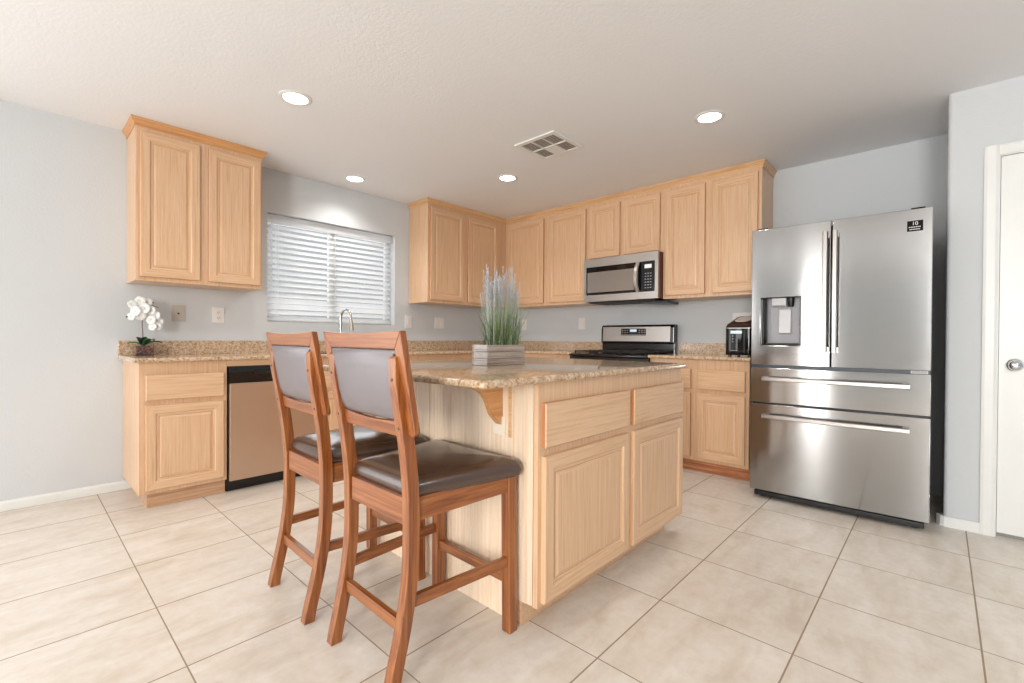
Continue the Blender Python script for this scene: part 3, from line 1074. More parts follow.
# warranty sticker with its marks
ys = dface(0.80) - 0.0012
st = B().box(0.768, 0.833, ys, ys + 0.003, 1.612, 1.668).build('sticker', plain('black_sticker', srgb(10, 10, 12), 0.6, spec=0.15), dr)


def text(body, size, loc, rot, mat, parent, name, ext=0.0006, ax='CENTER'):
    cu = bpy.data.curves.new(name, 'FONT')
    cu.body = body
    cu.size = size
    cu.extrude = ext
    cu.align_x = ax
    cu.align_y = 'CENTER'
    t = bpy.data.objects.new(name, cu)
    C.objects.link(t)
    dg = bpy.context.evaluated_depsgraph_get()
    me = bpy.data.meshes.new_from_object(t.evaluated_get(dg))
    bpy.data.objects.remove(t)
    me.name = name
    me.materials.clear()
    me.materials.append(mat)
    q = bpy.data.objects.new(name, me)
    C.objects.link(q)
    q.location = loc
    q.rotation_euler = rot
    q.parent = parent
    return q


WHT = plain('white_print', srgb(235, 238, 242), 0.5)
text('10', 0.026, (0.800, ys - 0.0005, 1.652), (PI / 2, 0, 0), WHT, st, 'sticker_number')
b = B()
for zz, ww in ((1.634, 0.025), (1.622, 0.022)):
    for i in range(7):
        b.box(0.800 - ww + i * ww * 2 / 7, 0.800 - ww + i * ww * 2 / 7 + ww * 0.2, ys - 0.0008, ys, zz - 0.0022, zz + 0.0022)
b.build('sticker_print', WHT, st)
NAVY = plain('navy_print', srgb(34, 38, 62), 0.5)
ys2 = 0.0125
lb = B().box(0.790, 0.860, 0.0105, ys2 + 0.003, 0.8475, 0.8625).build('logo_plate', LGREYP, c)
text('SAMSUNG', 0.0135, (0.825, 0.0100, 0.855), (PI / 2, 0, 0), NAVY, lb, 'logo_lettering')
b = B()
b.prism([(0.055, 0.012), (0.030, 0.015), (0.030, 0.042), (0.055, 0.056)], 'x', 0.02, FW - 0.02)
gr = b.build('base_grille', BLACKP, c, bevel=0.003)
for uu in (0.03, FW - 0.09):
    B().lathe((uu + 0.03, 0.09, 0.0), [(0, 0), (0.022, 0), (0.022, 0.02), (0.012, 0.022), (0.012, 0.05), (0, 0.05)], 'z', 16).build('levelling_foot', BLACKP, c, smooth=True)
for uu in (0.03, FW - 0.03 - 0.06):
    B().box(uu, uu + 0.06, 0.02, 0.12, 1.7155, 1.742).build('hinge_cover', SIDE, c, bevel=0.004)

# ------------------------------------------------------------------ island
IX0, IX1, IY0, IY1 = 1.93, 2.961, -2.943, -1.755
o = ((IX0 + IX1) / 2, (IY0 + IY1) / 2, 0)
c = thing('kitchen_island', 'freestanding oak island cabinet with beaded end panel facing the stools', 'island', o)
IT = 0.8715
B(o).box(IX0, 2.840, IY0 + 0.010, IY1, 0.0, 0.089).box(2.840, 2.905, IY0 + 0.003, IY1 - 0.03, 0.0, 0.089).build('toe_kick', OAKX, c)
b = B(o)
b.box(IX0, IX1, IY0 + 0.010, IY1, 0.0895, IT)
b.build('body', OAKV, c, bevel=0.0015)
# beaded end panel: a grooved sheet
b = B(o)
pts = []
x = IX0
step = 0.0215
while x + step < 2.842:
    pts += [(x, IY0 + 0.0012), (x + 0.0012, IY0), (x + step - 0.0032, IY0), (x + step - 0.002, IY0 + 0.0012)]
    x += step
pts += [(2.842, IY0 + 0.0012)]
b.prism(pts + [(2.842, IY0 + 0.0098), (IX0, IY0 + 0.0098)], 'z', 0.0005, IT)
b.build('beaded_panel', BEADL, c)
B(o).box(2.306, 2.372, IY0 - 0.002, IY0 - 0.0002, 0.0005, IT).build('batten', BEADL, c, bevel=0.001)
# corner stile boards next to the front
b = B(o)
b.box(2.8425, 2.866, IY0 - 0.006, IY0 + 0.0095, 0.0005, IT)
b.box(2.8665, 2.956, IY0 + 0.002, IY0 + 0.0095, 0.0895, IT)
b.box(2.884, 2.930, IY0 - 0.001, IY0 + 0.002, 0.0895, IT)
b.build('corner_stile', BEADL, c, bevel=0.001)
sb = B(o).box(2.846, 2.862, IY0 - 0.0075, IY0 - 0.006, 0.665, IT).build('inlay_strip', CROWN_X, c)  # narrow strip, darker brown than the panel
b = B(o)
b.box(IX1, 2.9805, IY0, IY1, 0.0895, IT)
b.build('face_frame', OAKV, c, bevel=0.001)
FI = 2.9805
for u0, u1 in ((-2.924, -2.338), (-2.297, -1.766)):
    cab_drawer('+x', FI, u0, u1, 0.643, 0.800, c, o)
    b = B(o)
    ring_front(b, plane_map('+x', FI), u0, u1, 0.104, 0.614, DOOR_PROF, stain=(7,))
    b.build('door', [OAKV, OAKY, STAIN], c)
for cx in (2.797, 2.05):
    b = B(o)
    prof = [(IY0 - a_, z_) for a_, z_ in ((0.0005, IT - 0.0005), (0.222, IT - 0.0005), (0.220, 0.860), (0.185, 0.857), (0.148, 0.851), (0.115, 0.838), (0.090, 0.820), (0.075, 0.800), (0.064, 0.775), (0.050, 0.746), (0.010, 0.707), (0.0005, 0.707))]
    b.prism(prof, 'x', cx - 0.014, cx + 0.014)
    b.build('corbel', CHY if False else CROWN_Y, c, bevel=0.0015)

# island top, rounded corners and nose
o2 = (2.43, -2.5, IT)
b = B(o2)
TX0, TX1, TY0, TY1 = 1.885, 3.014, -3.236, -1.752
tz0, tz1 = IT + 0.0005, 0.8975


def rrect(x0, x1, y0, y1, r_, n=5):
    out = []
    for (cx, cy, a0) in ((x1 - r_, y1 - r_, 0), (x0 + r_, y1 - r_, PI / 2), (x0 + r_, y0 + r_, PI), (x1 - r_, y0 + r_, 3 * PI / 2)):
        for k_ in range(n + 1):
            a = a0 + PI / 2 * k_ / n
            out.append((cx + r_ * math.cos(a), cy + r_ * math.sin(a)))
    return out


rings = []
zc, hz = (tz0 + tz1) / 2, (tz1 - tz0) / 2
for k_ in range(9):
    a = -PI / 2 + PI * k_ / 8
    ins = hz * 0.9 * (1 - math.cos(a))
    rings.append([(x, y, zc + hz * math.sin(a)) for x, y in rrect(TX0 + ins, TX1 - ins, TY0 + ins, TY1 - ins, 0.026 - ins)])
b.loft(rings)
tag(b.build('island_countertop', GRAN, smooth=True), 'speckled beige granite top of the island, bearing the grass planter', 'countertop')

# ------------------------------------------------------------------ bar stools (local frame, facing +y; origin centre floor)


def interp(tab, z):
    for (z0_, y0_), (z1_, y1_) in zip(tab, tab[1:]):
        if z <= z1_:
            return y0_ + (y1_ - y0_) * (z - z0_) / (z1_ - z0_)
    return tab[-1][1]


REAR = [(0.0, -0.250), (0.06, -0.236), (0.19, -0.206), (0.28, -0.192), (0.36, -0.185), (0.50, -0.184), (0.58, -0.188), (0.67, -0.197), (0.76, -0.211), (0.83, -0.224), (0.92, -0.239), (0.955, -0.244), (0.972, -0.243)]


def make_stool(loc, rot, label):
    t = thing('bar_stool', label, 'stool', loc, rot, None)
    # rear posts, curved
    for s in (-1, 1):
        xo, xi = s * 0.1925, s * 0.1565
        b = B()
        rings = []
        for i in range(28):
            z = 0.972 * i / 27
            yb = interp(REAR, z)
            # smooth the polyline
            yb = (interp(REAR, max(z - 0.04, 0)) + 2 * yb + interp(REAR, min(z + 0.04, 0.972))) / 4
            th_ = 0.037
            if i == 27:
                yb, th_ = yb + 0.010, 0.020
            elif i == 26:
                z, yb, th_ = 0.966, yb + 0.002, 0.033
            sp = s * 0.013 * z
            rings.append([(xo + sp, yb, z), (xi + sp, yb, z), (xi + sp, yb + th_, z), (xo + sp, yb + th_, z)])
        b.loft(rings)
        b.build('leg', CHV, t, bevel=0.002, smooth=True)
    # front legs
    for s in (-1, 1):
        xo, xi = s * 0.2240, s * 0.1850
        b = B()
        b.loft([[(xo, 0.208, 0), (xi, 0.208, 0), (xi, 0.246, 0), (xo, 0.246, 0)], [(xo - s * 0.006, 0.204, 0.555), (xi - s * 0.006, 0.204, 0.555), (xi - s * 0.006, 0.244, 0.555), (xo - s * 0.006, 0.244, 0.555)]])
        b.build('leg', CHV, t, bevel=0.003)
    # aprons
    z0_, z1_ = 0.485, 0.555
    B().box(-0.156, 0.156, -0.178, -0.158, z0_ - 0.012, z1_ - 0.004).build('seat_rail', CHX, t, bevel=0.002)
    B().box(-0.183, 0.183, 0.212, 0.232, z0_ + 0.01, z1_).build('seat_rail', CHX, t, bevel=0.002)
    for s in (-1, 1):
        b = B()
        b.loft([[(s * 0.190, -0.150, z0_), (s * 0.168, -0.150, z0_), (s * 0.168, -0.150, z1_), (s * 0.190, -0.150, z1_)],
                [(s * 0.214, 0.206, z0_ + 0.008), (s * 0.192, 0.206, z0_ + 0.008), (s * 0.192, 0.206, z1_), (s * 0.214, 0.206, z1_)]])
        b.build('seat_rail', CHY, t, bevel=0.002)
    # stretchers
    B().box(-0.157, 0.157, -0.197, -0.178, 0.166, 0.203).build('stretcher', CHX, t, bevel=0.002)
    B().box(-0.187, 0.187, 0.214, 0.234, 0.166, 0.199).build('stretcher', CHX, t, bevel=0.002)
    for s in (-1, 1):
        b = B()
        b.loft([[(s * 0.186, -0.160, 0.232), (s * 0.168, -0.160, 0.232), (s * 0.168, -0.160, 0.267), (s * 0.186, -0.160, 0.267)],
                [(s * 0.214, 0.208, 0.232), (s * 0.196, 0.208, 0.232), (s * 0.196, 0.208, 0.267), (s * 0.214, 0.208, 0.267)]])
        b.build('stretcher', CHY, t, bevel=0.002)
    # cushion: rings of a rounded trapezoid
    b = B()

    def trap(ins, z, r_=0.03):
        # half widths rear / front
        yr_, yf_ = -0.168 + ins, 0.256 - ins
        wr, wf = 0.180 - ins, 0.248 - ins
        out = []
        n = 5
        cs = [(-wr, yr_, 0), (wr, yr_, 0), (wf, yf_, 0), (-wf, yf_, 0)]
        m = len(cs)
        for i in range(m):
            p = Vector(cs[i][:2])
            a = Vector(cs[i - 1][:2])
            e = Vector(cs[(i + 1) % m][:2])
            rr = max(r_ - ins * 0.2, 0.008)
            q0 = p + (a - p).normalized() * rr
            q1 = p + (e - p).normalized() * rr
            for k_ in range(n + 1):
                tt = k_ / n
                q = q0 * (1 - tt) ** 2 + p * 2 * tt * (1 - tt) + q1 * tt ** 2
                out.append((q.x, q.y, z))
            # midpoints give the loft more resolution
            for k_ in range(1, 6):
                tt = k_ / 6
                q2 = e + (p - e).normalized() * rr
                q = q1 * (1 - tt) + q2 * tt
                out.append((q.x, q.y, z))
        return out
    prof = [(0.014, 0.546), (0.004, 0.552), (0.001, 0.562), (0.0, 0.572), (0.004, 0.588), (0.016, 0.600), (0.04, 0.609), (0.08, 0.617), (0.12, 0.621), (0.16, 0.623)]
    b.loft([trap(i_, z_) for i_, z_ in prof])
    b.build('seat_cushion', LEATHER, t, smooth=True)
    # back frame: leaning; lean described by y(z)
    yb = lambda z: -0.190 - (z - 0.74) * 0.175       # rear face of the frame
    th_ = 0.019
    z_t, z_b, z_r = 1.043, 0.742, 0.991
    hw, mw = 0.2375, 0.042

    def slab(pts_xz, name, mat, bow=0.0, par=None, dy=0.0, th2=None, bv=0.002):
        b = B()
        tt2 = th2 or th_
        A = [b.v((x, yb(z) + dy, z)) for x, z in pts_xz]
        D = [b.v((x, yb(z) + dy + tt2, z)) for x, z in pts_xz]
        n = len(A)
        b.face(A)
        b.face(D[::-1])
        for i in range(n):
            b.face([A[i], A[(i + 1) % n], D[(i + 1) % n], D[i]])
        return b.build(name, mat, par or t, bevel=bv)
    # top rail with mitred ends, slightly dipped upper edge
    top = [(-hw, z_t)] + [(-hw + 2 * hw * k_ / 10, z_t - 0.007 * math.sin(PI * k_ / 10)) for k_ in range(1, 10)] + [(hw, z_t)]
    slab(top + [(hw - mw, z_r), (-hw + mw, z_r)], 'top_rail', CHX)
    for s in (-1, 1):
        slab([(s * hw, z_t - 0.0005), (s * (hw - mw), z_r - 0.0005), (s * (hw - mw), z_b + 0.012), (s * (hw - mw + 0.010), z_b + 0.002), (s * (hw - 0.016), z_b), (s * (hw - 0.003), z_b + 0.008), (s * hw, z_b + 0.022)], 'back_stile', CHV)
    # lower rail between the posts
    lr = []
    for k_ in range(11):
        x = -0.156 + 0.312 * k_ / 10
        lr.append((x, 0.783 - 0.010 * math.sin(PI * k_ / 10)))
    slab([(x * 1.06, z) for x, z in lr] + [(0.165, 0.735), (-0.165, 0.735)], 'lower_rail', CHX, dy=-0.004)
    # upholstered pad, bulging a little on both faces, with rounded lower corners
    b = B()
    pw = 0.1940

    def pad(ins, dy):
        out = []
        z0p, z1p = 0.778 + ins, z_r - 0.001 - ins
        r_ = 0.05
        out += [(-pw + ins, z1p), (pw - ins, z1p)]
        for k_ in range(6):
            a = -PI / 2 * k_ / 5
            out.append((pw - ins - r_ + r_ * math.cos(a), z0p + r_ + r_ * math.sin(a)))
        for k_ in range(6):
            a = -PI / 2 - PI / 2 * k_ / 5
            out.append((-pw + ins + r_ + r_ * math.cos(a), z0p + r_ + r_ * math.sin(a)))
        return [(x, yb(z) + dy, z) for x, z in out]
    b.loft([pad(0.05, -0.012), pad(0.03, -0.010), pad(0.012, -0.005), pad(0.002, 0.002), pad(0.0, 0.010), pad(0.002, 0.020), pad(0.015, 0.028), pad(0.04, 0.034)])
    pd = b.build('back_pad', LEATHERB, t, smooth=True)
    for s in (-1, 1):
        b = B()
        for k_ in range(9):
            z = 0.835 + k_ * 0.0175
            b.lathe((s * (pw - 0.004), yb(z) - 0.0015, z), [(0, -0.003), (0.0030, -0.002), (0.0040, 0.0), (0.0030, 0.002), (0, 0.003)], 'y', 8)
        b.build('nailheads', BRONZE, pd, smooth=True)
    # bolts on the posts
    for s in (-1, 1):
        for z in (0.905, 0.765):
            y_ = (interp(REAR, max(z - 0.04, 0)) + 2 * interp(REAR, z) + interp(REAR, z + 0.04)) / 4
            B().lathe((s * (0.1745 + 0.013 * z), y_ + 0.0005, z), [(0, 0), (0.0048, 0), (0.0048, -0.0015), (0.0025, -0.003), (0, -0.003)], 'y', 12).build('bolt', BRONZE, t, smooth=True)
    return t


make_stool((2.684, -3.210, 0), math.radians(-0.9), 'cherry wood bar stool with brown leather seat, nearest the camera')
make_stool((2.163, -3.215, 0), math.radians(-1.8), 'cherry wood bar stool with brown leather seat, the left one nearer the dishwasher')

# ------------------------------------------------------------------ grass planter on the island
px0, px1, py0, py1, pz0, pz1 = 2.388, 2.495, -2.712, -2.462, 0.898, 0.992
o = ((px0 + px1) / 2, (py0 + py1) / 2, pz0)
c = thing('grass_planter', 'weathered wooden box of tall ornamental grass on the island', 'plant', o)
GW = wood('weathered_grey_wood', 'y', srgb(196, 186, 178), srgb(172, 158, 148), srgb(128, 112, 102), rough=0.8, fig=0.9)
GWX = wood('weathered_grey_wood_ends', 'x', srgb(214, 212, 212), srgb(196, 192, 190), srgb(150, 142, 138), rough=0.8, fig=0.9)
hh = (pz1 - pz0 - 0.004) / 3
b = B(o)
for k_ in range(3):
    z0_ = pz0 + 0.0005 + k_ * (hh + 0.002)
    b.box(px1 - 0.010, px1, py0, py1, z0_, z0_ + hh)
    b.box(px0, px0 + 0.010, py0, py1, z0_, z0_ + hh)
b.build('side_boards', GW, c, bevel=0.001)
b = B(o)
for k_ in range(3):
    z0_ = pz0 + 0.0005 + k_ * (hh + 0.002)
    b.box(px0 + 0.0102, px1 - 0.0102, py0, py0 + 0.010, z0_, z0_ + hh)
    b.box(px0 + 0.0102, px1 - 0.0102, py1 - 0.010, py1, z0_, z0_ + hh)
b.build('end_boards', GWX, c, bevel=0.001)
SOIL = plain('dark_moss', srgb(40, 44, 30), 0.9)
B(o).box(px0 + 0.0105, px1 - 0.0105, py0 + 0.0105, py1 - 0.0105, pz0 + 0.001, pz1 - 0.012).build('moss', SOIL, c)


def blade_mat(name, low, high):
    t = NT(name)
    g = t.n('ShaderNodeNewGeometry').outputs['Position']
    sx = t.n('ShaderNodeSeparateXYZ')
    t.l(g, sx.inputs[0])
    f = t.math('DIVIDE', t.math('SUBTRACT', sx.outputs[2], 1.0), 0.3)
    n_ = t.noise(g, 60, 2)
    col = t.ramp(f, [(0.0, low), (1.0, high)])
    col = t.mix(t.math('MULTIPLY', n_, 0.35), col, srgb(40, 60, 30))
    t.l(col, t.p.inputs['Base Color'])
    t.set(Roughness=0.5)
    return t.m


GR = [blade_mat('grass_green', srgb(112, 142, 70), srgb(186, 200, 160)), blade_mat('grass_dark', srgb(40, 60, 34), srgb(120, 142, 104)), blade_mat('grass_pale', srgb(160, 176, 120), srgb(200, 205, 185))]
PL = plain('grey_plume', srgb(196, 200, 205), 0.8)


def blade(b, base, ang, h, lean, wdt, mi, droop=0.0):
    d = Vector((math.cos(ang), math.sin(ang), 0))
    sd = Vector((-d.y, d.x, 0))
    rot = rnd.uniform(0, PI)
    sd = (sd * math.cos(rot) + d * math.sin(rot))
    n = 5
    L, R2 = [], []
    for k_ in range(n + 1):
        tt = k_ / n
        p = Vector(base) + d * (lean * tt ** 1.8) + Vector((0, 0, h * (tt - droop * tt ** 3)))
        w_ = wdt * (1 - tt * 0.85) / 2
        L.append(b.v(p - sd * w_))
        R2.append(b.v(p + sd * w_))
    for k_ in range(n):
        b.face([L[k_], R2[k_], R2[k_ + 1], L[k_ + 1]], mi)


b = B(o)
cx, cy = (px0 + px1) / 2, (py0 + py1) / 2
for i in range(640):
    bx = rnd.uniform(px0 + 0.016, px1 - 0.016)
    by = rnd.uniform(py0 + 0.055, py1 - 0.016)
    a = math.atan2(by - cy, bx - cx) + rnd.gauss(0, 0.7)
    mi = rnd.choices((0, 1, 2), (5, 3, 2))[0]
    h = min(abs(rnd.gauss(0.20, 0.06)), 0.34)
    ln = abs(rnd.gauss(0.024, 0.026))
    if mi == 1:
        h *= 0.6
    blade(b, (bx, by, pz1 - 0.013), a, h, ln, rnd.uniform(0.0022, 0.0042), mi)
for i in range(34):
    bx = rnd.uniform(px0 + 0.016, px1 - 0.016)
    by = rnd.uniform(py0 + 0.05, py1 - 0.016)
    a = math.atan2(by - cy, bx - cx) + rnd.gauss(0, 0.5)
    blade(b, (bx, by, pz1 - 0.013), a, rnd.uniform(0.06, 0.22), rnd.uniform(0.05, 0.11), 0.003, rnd.choice((0, 1, 2)), rnd.uniform(0, 0.45))
for (bx, by, a, h, ln) in ((cx, py0 + 0.03, -2.3, 0.15, 0.075), (cx + 0.02, py0 + 0.04, -2.0, 0.17, 0.05), (cx, py1 - 0.03, 0.9, 0.16, 0.08), (cx + 0.01, py1 - 0.04, 0.5, 0.19, 0.06), (cx, py0 + 0.05, -2.6, 0.10, 0.10)):
    blade(b, (bx, by, pz1 - 0.013), a, h, ln, 0.0045, 2)
# one long blade hanging down over the side boards
L_, R_2 = [], []
for k_ in range(9):
    tt = k_ / 8
    p = Vector((px1 - 0.016 + 0.030 * math.sin(min(tt * 1.4, 1) * PI / 2), py0 + 0.045 + 0.075 * tt, pz1 - 0.012 + 0.030 * math.sin(PI * min(tt * 1.6, 1)) - 0.085 * max(0, tt - 0.35)))
    L_.append(b.v(p))
    R_2.append(b.v(p + Vector((0, 0.0015, 0.003))))
for k_ in range(8):
    b.face([L_[k_], R_2[k_], R_2[k_ + 1], L_[k_ + 1]], 2)
g_ = b.build('grass_blades', GR, c)
g_['kind'] = 'stuff'
b = B(o)
for i in range(95):
    bx = cx + rnd.uniform(-0.04, 0.04)
    by = cy + 0.005 + rnd.uniform(-0.085, 0.085)
    a = rnd.uniform(0, 2 * PI)
    h = rnd.uniform(0.22, 0.375)
    top_ = Vector((bx + math.cos(a) * 0.012 + (bx - cx) * 0.3, by + math.sin(a) * 0.012 + (by - cy) * 0.12, pz1 + h))
    base_ = Vector((bx, by, pz1 - 0.013))
    mid = base_.lerp(top_, 0.68)
    b.tube([base_, mid, top_], [0.0007, 0.0007, 0.0003], 4)
    L_ = (top_ - mid).length
    for q in range(34):
        tt = rnd.random()
        p = mid.lerp(top_, tt)
        a2 = rnd.uniform(0, 2 * PI)
        rr = 0.0105 * (1 - tt * 0.75)
        e = p + Vector((math.cos(a2) * rr, math.sin(a2) * rr, 0.012))
        s_ = Vector((-math.sin(a2), math.cos(a2), 0)) * 0.0008
        b.quad(p - s_, p + s_, e + s_, e - s_)
g2 = b.build('grass_plumes', PL, c)
g2['kind'] = 'stuff'

# ------------------------------------------------------------------ orchid on the left counter
qx1, qy0 = 0.150, -3.630
qs = 0.098
o = (qx1 - qs / 2, qy0 + qs / 2, CT)
c = thing('potted_orchid', 'small white orchid in a square glass pot on the left counter end', 'plant', o)
b = B(o)
q0 = CT + 0.0005
t2 = 0.003
b.box(qx1 - qs, qx1, qy0, qy0 + t2, q0, q0 + 0.075).box(qx1 - qs, qx1, qy0 + qs - t2, qy0 + qs, q0, q0 + 0.075)
b.box(qx1 - qs, qx1 - qs + t2, qy0 + t2, qy0 + qs - t2, q0, q0 + 0.075).box(qx1 - t2, qx1, qy0 + t2, qy0 + qs - t2, q0, q0 + 0.075)
b.box(qx1 - qs + t2, qx1 - t2, qy0 + t2, qy0 + qs - t2, q0, q0 + 0.004)
b.build('pot', GLASS, c)
t = NT('bark_and_pebbles')
vv = t.n('ShaderNodeTexVoronoi')
vv.inputs['Scale'].default_value = 90
t.l(t.coord(), vv.inputs['Vector'])
t.l(t.ramp(vv.outputs['Color'], [(0.2, srgb(60, 36, 28)), (0.5, srgb(128, 66, 48)), (0.8, srgb(176, 130, 104))]), t.p.inputs['Base Color'])
t.bump(vv.outputs['Distance'], 0.6, 0.01)
B(o).box(qx1 - qs + 0.004, qx1 - 0.004, qy0 + 0.004, qy0 + qs - 0.004, q0 + 0.0045, q0 + 0.062).build('pebbles', t.m, c)
LEAF = plain('orchid_leaf', srgb(44, 96, 40), 0.35)
LEAFD = plain('orchid_leaf_dark', srgb(22, 34, 24), 0.3)
PETAL = plain('white_petal', srgb(240, 238, 234), 0.5)
PETAL.node_tree.nodes['Principled BSDF'].inputs['Subsurface Weight'].default_value = 0.2
BUD = plain('olive_bud', srgb(92, 104, 66), 0.5)
STEM = plain('orchid_stem', srgb(104, 92, 84), 0.5)
ocx, ocy = qx1 - qs / 2, qy0 + qs / 2
for a, ln, dz, mt in ((-1.9, 0.085, 0.02, LEAF), (1.3, 0.10, 0.028, LEAFD), (0.6, 0.085, 0.045, LEAF), (-0.4, 0.07, 0.055, LEAFD), (2.6, 0.07, 0.03, LEAFD)):
    b = B(o)
    d = Vector((math.cos(a), math.sin(a), 0))
    sd = Vector((-d.y, d.x, 0))
    rows = []
    for k_ in range(9):
        tt = k_ / 8
        p = Vector((ocx, ocy, q0 + 0.062)) + d * ln * tt + Vector((0, 0, dz * math.sin(PI * min(tt * 0.75, 1))))
        w_ = 0.026 * math.sin(PI * (0.12 + 0.86 * tt)) + 0.002
        rows.append([p - sd * w_ + Vector((0, 0, 0.006)), p, p + sd * w_ + Vector((0, 0, 0.006))])
    b.loft(rows, closed=False, cap=False)
    lo_ = b.build('leaf', mt, c, smooth=True)
    sm = lo_.modifiers.new('thick', 'SOLIDIFY')
    sm.thickness = 0.0015
sp = [(ocx, ocy, q0 + 0.06), (ocx + 0.004, ocy - 0.004, q0 + 0.14), (ocx + 0.004, ocy - 0.008, q0 + 0.21), (ocx, ocy - 0.005, q0 + 0.27), (ocx, ocy + 0.015, q0 + 0.315), (ocx, ocy + 0.045, q0 + 0.335), (ocx + 0.01, ocy + 0.08, q0 + 0.32)]
b = B(o).tube(sp, [0.003, 0.0028, 0.0026, 0.0024, 0.002, 0.0018, 0.0015], 8)
b.tube([(ocx, ocy - 0.006, q0 + 0.26), (ocx + 0.01, ocy - 0.045, q0 + 0.28), (ocx + 0.01, ocy - 0.085, q0 + 0.255)], 0.0016, 6)
b.build('stem', STEM, c, smooth=True)
for (fx, fy2, fz, sc_) in ((0.02, -0.060, 0.345, 0.9), (0.025, -0.020, 0.370, 1.0), (0.02, 0.020, 0.365, 0.9), (0.03, -0.045, 0.300, 1.1), (0.035, 0.000, 0.320, 1.15), (0.03, 0.035, 0.310, 1.05), (0.035, 0.060, 0.275, 1.0), (0.035, 0.035, 0.245, 1.0), (0.03, 0.075, 0.235, 0.95), (0.02, -0.065, 0.265, 0.85), (0.03, -0.020, 0.270, 1.0), (0.03, 0.070, 0.205, 0.9), (0.03, 0.045, 0.200, 0.9)):
    b = B(o)
    ctr = Vector((ocx + fx, ocy + fy2, q0 + fz - 0.01))
    nrm = Vector((1, -0.6 + rnd.uniform(-0.5, 0.5), rnd.uniform(-0.3, 0.3))).normalized()
    ux = nrm.cross(Vector((0, 0, 1))).normalized()
    uy = ux.cross(nrm).normalized()
    a0 = rnd.uniform(-0.3, 0.3)
    for k_ in range(5):
        a = a0 + 2 * PI * k_ / 5 + PI / 2
        d = ux * math.cos(a) + uy * math.sin(a)
        sd = ux * -math.sin(a) + uy * math.cos(a)
        ln = 0.030 * sc_
        rows = []
        for q in range(5):
            tt = q / 4
            w_ = (0.018 * math.sin(PI * (0.1 + 0.8 * tt)) + 0.001) * sc_
            p = ctr + d * ln * tt + nrm * (0.006 * math.sin(PI * tt * 0.8))
            rows.append([p - sd * w_, p + nrm * 0.002, p + sd * w_])
        b.loft(rows, closed=False, cap=False)
    b.tube([ctr, ctr + nrm * 0.006, ctr + nrm * 0.010], [0.003, 0.004, 0.002], 6)
    b.build('flower', PETAL, c, smooth=True)
for p in ((ocx + 0.012, ocy - 0.088, q0 + 0.252), (ocx + 0.02, ocy - 0.06, q0 + 0.262), (ocx + 0.02, ocy - 0.045, q0 + 0.268), (ocx + 0.02, ocy + 0.045, q0 + 0.352)):
    B(o).lathe(p, [(0, -0.007), (0.004, -0.005), (0.0055, 0), (0.004, 0.005), (0, 0.008)], 'z', 10).build('bud', BUD, c, smooth=True)

# ------------------------------------------------------------------ rice cooker / coffee machine beside the fridge
kx0, kx1, ky0, ky1 = 2.765, 2.965, -0.430, -0.150
o = ((kx0 + kx1) / 2, (ky0 + ky1) / 2, CT)
c = thing('countertop_appliance', 'glossy black countertop appliance with slanted round-plate lid beside the refrigerator', 'appliance', o)
b = B(o)
for xx in (kx0 + 0.03, kx1 - 0.03):
    for yy in (ky0 + 0.03, ky1 - 0.03):
        b.lathe((xx, yy, CT + 0.0003), [(0, 0), (0.012, 0), (0.012, 0.012), (0, 0.012)], 'z', 12)
b.build('foot', BLACKP, c)


def rbox(x0, x1, y0, y1, r_):
    return rrect(x0, x1, y0, y1, r_, 5)


zt_ = lambda y: 1.108 + (y - ky0) / (ky1 - ky0) * 0.075
b = B(o)
b.loft([[(x, y, CT + 0.012) for x, y in rbox(kx0, kx1, ky0, ky1, 0.035)], [(x, y, zt_(y)) for x, y in rbox(kx0, kx1, ky0, ky1, 0.035)]])
bd = b.build('body', BLACKG, c, smooth=True)
b = B(o)
b.loft([[(x, y, zt_(y) + 0.0005) for x, y in rbox(kx0 - 0.002, kx1 + 0.002, ky0 - 0.002, ky1 + 0.002, 0.036)], [(x, y, zt_(y) + 0.007) for x, y in rbox(kx0 - 0.002, kx1 + 0.002, ky0 - 0.002, ky1 + 0.002, 0.036)]])
b.build('trim_ring', STEELH, c, smooth=True)
b = B(o)
zl = lambda y, k_: zt_(y) + 0.0075 + k_
b.loft([[(x, y, zl(y, 0)) for x, y in rbox(kx0, kx1, ky0, ky1, 0.035)], [(x, y, zl(y, 0.018)) for x, y in rbox(kx0 + 0.008, kx1 - 0.008, ky0 + 0.012, ky1 - 0.008, 0.035)], [(x, y, zl(y, 0.030)) for x, y in rbox(kx0 + 0.030, kx1 - 0.030, ky0 + 0.040, ky1 - 0.030, 0.03)]])
ld = b.build('lid', plain('dark_brown_plastic', srgb(52, 34, 30), 0.2), c, smooth=True)
b = B(o)
b.loft([[(x, y, zl(y, 0.0305)) for x, y in rrect(kx0 + 0.045, kx1 - 0.045, ky0 + 0.055, ky1 - 0.06, 0.05, 8)], [(x, y, zl(y, 0.034)) for x, y in rrect(kx0 + 0.048, kx1 - 0.048, ky0 + 0.058, ky1 - 0.063, 0.047, 8)]])
b.build('lid_plate', plain('pale_lid_plate', srgb(215, 200, 190), 0.3), ld, smooth=True)
B(o).box(kx0 + 0.045, kx1 - 0.075, ky0 - 0.003, ky0 + 0.001, 1.070, 1.092).build('display_window', LCD, bd)
for k_ in range(3):
    B(o).lathe((kx0 + 0.060, ky0 + 0.0005, 1.052 - k_ * 0.022), [(0, 0), (0.006, 0), (0.005, -0.003), (0, -0.003)], 'y', 12).build('button', GREYP, bd)
B(o).box(kx0 + 0.045, kx0 + 0.095, ky0 - 0.0015, ky0 + 0.001, 0.938, 0.944).build('name_strip', GREYP, bd)
B(o).box(kx1 - 0.065, kx1 - 0.055, ky0 - 0.004, ky0 + 0.001, 0.925, 1.095).build('side_rib', BLACKP, bd)

# ------------------------------------------------------------------ wall plates


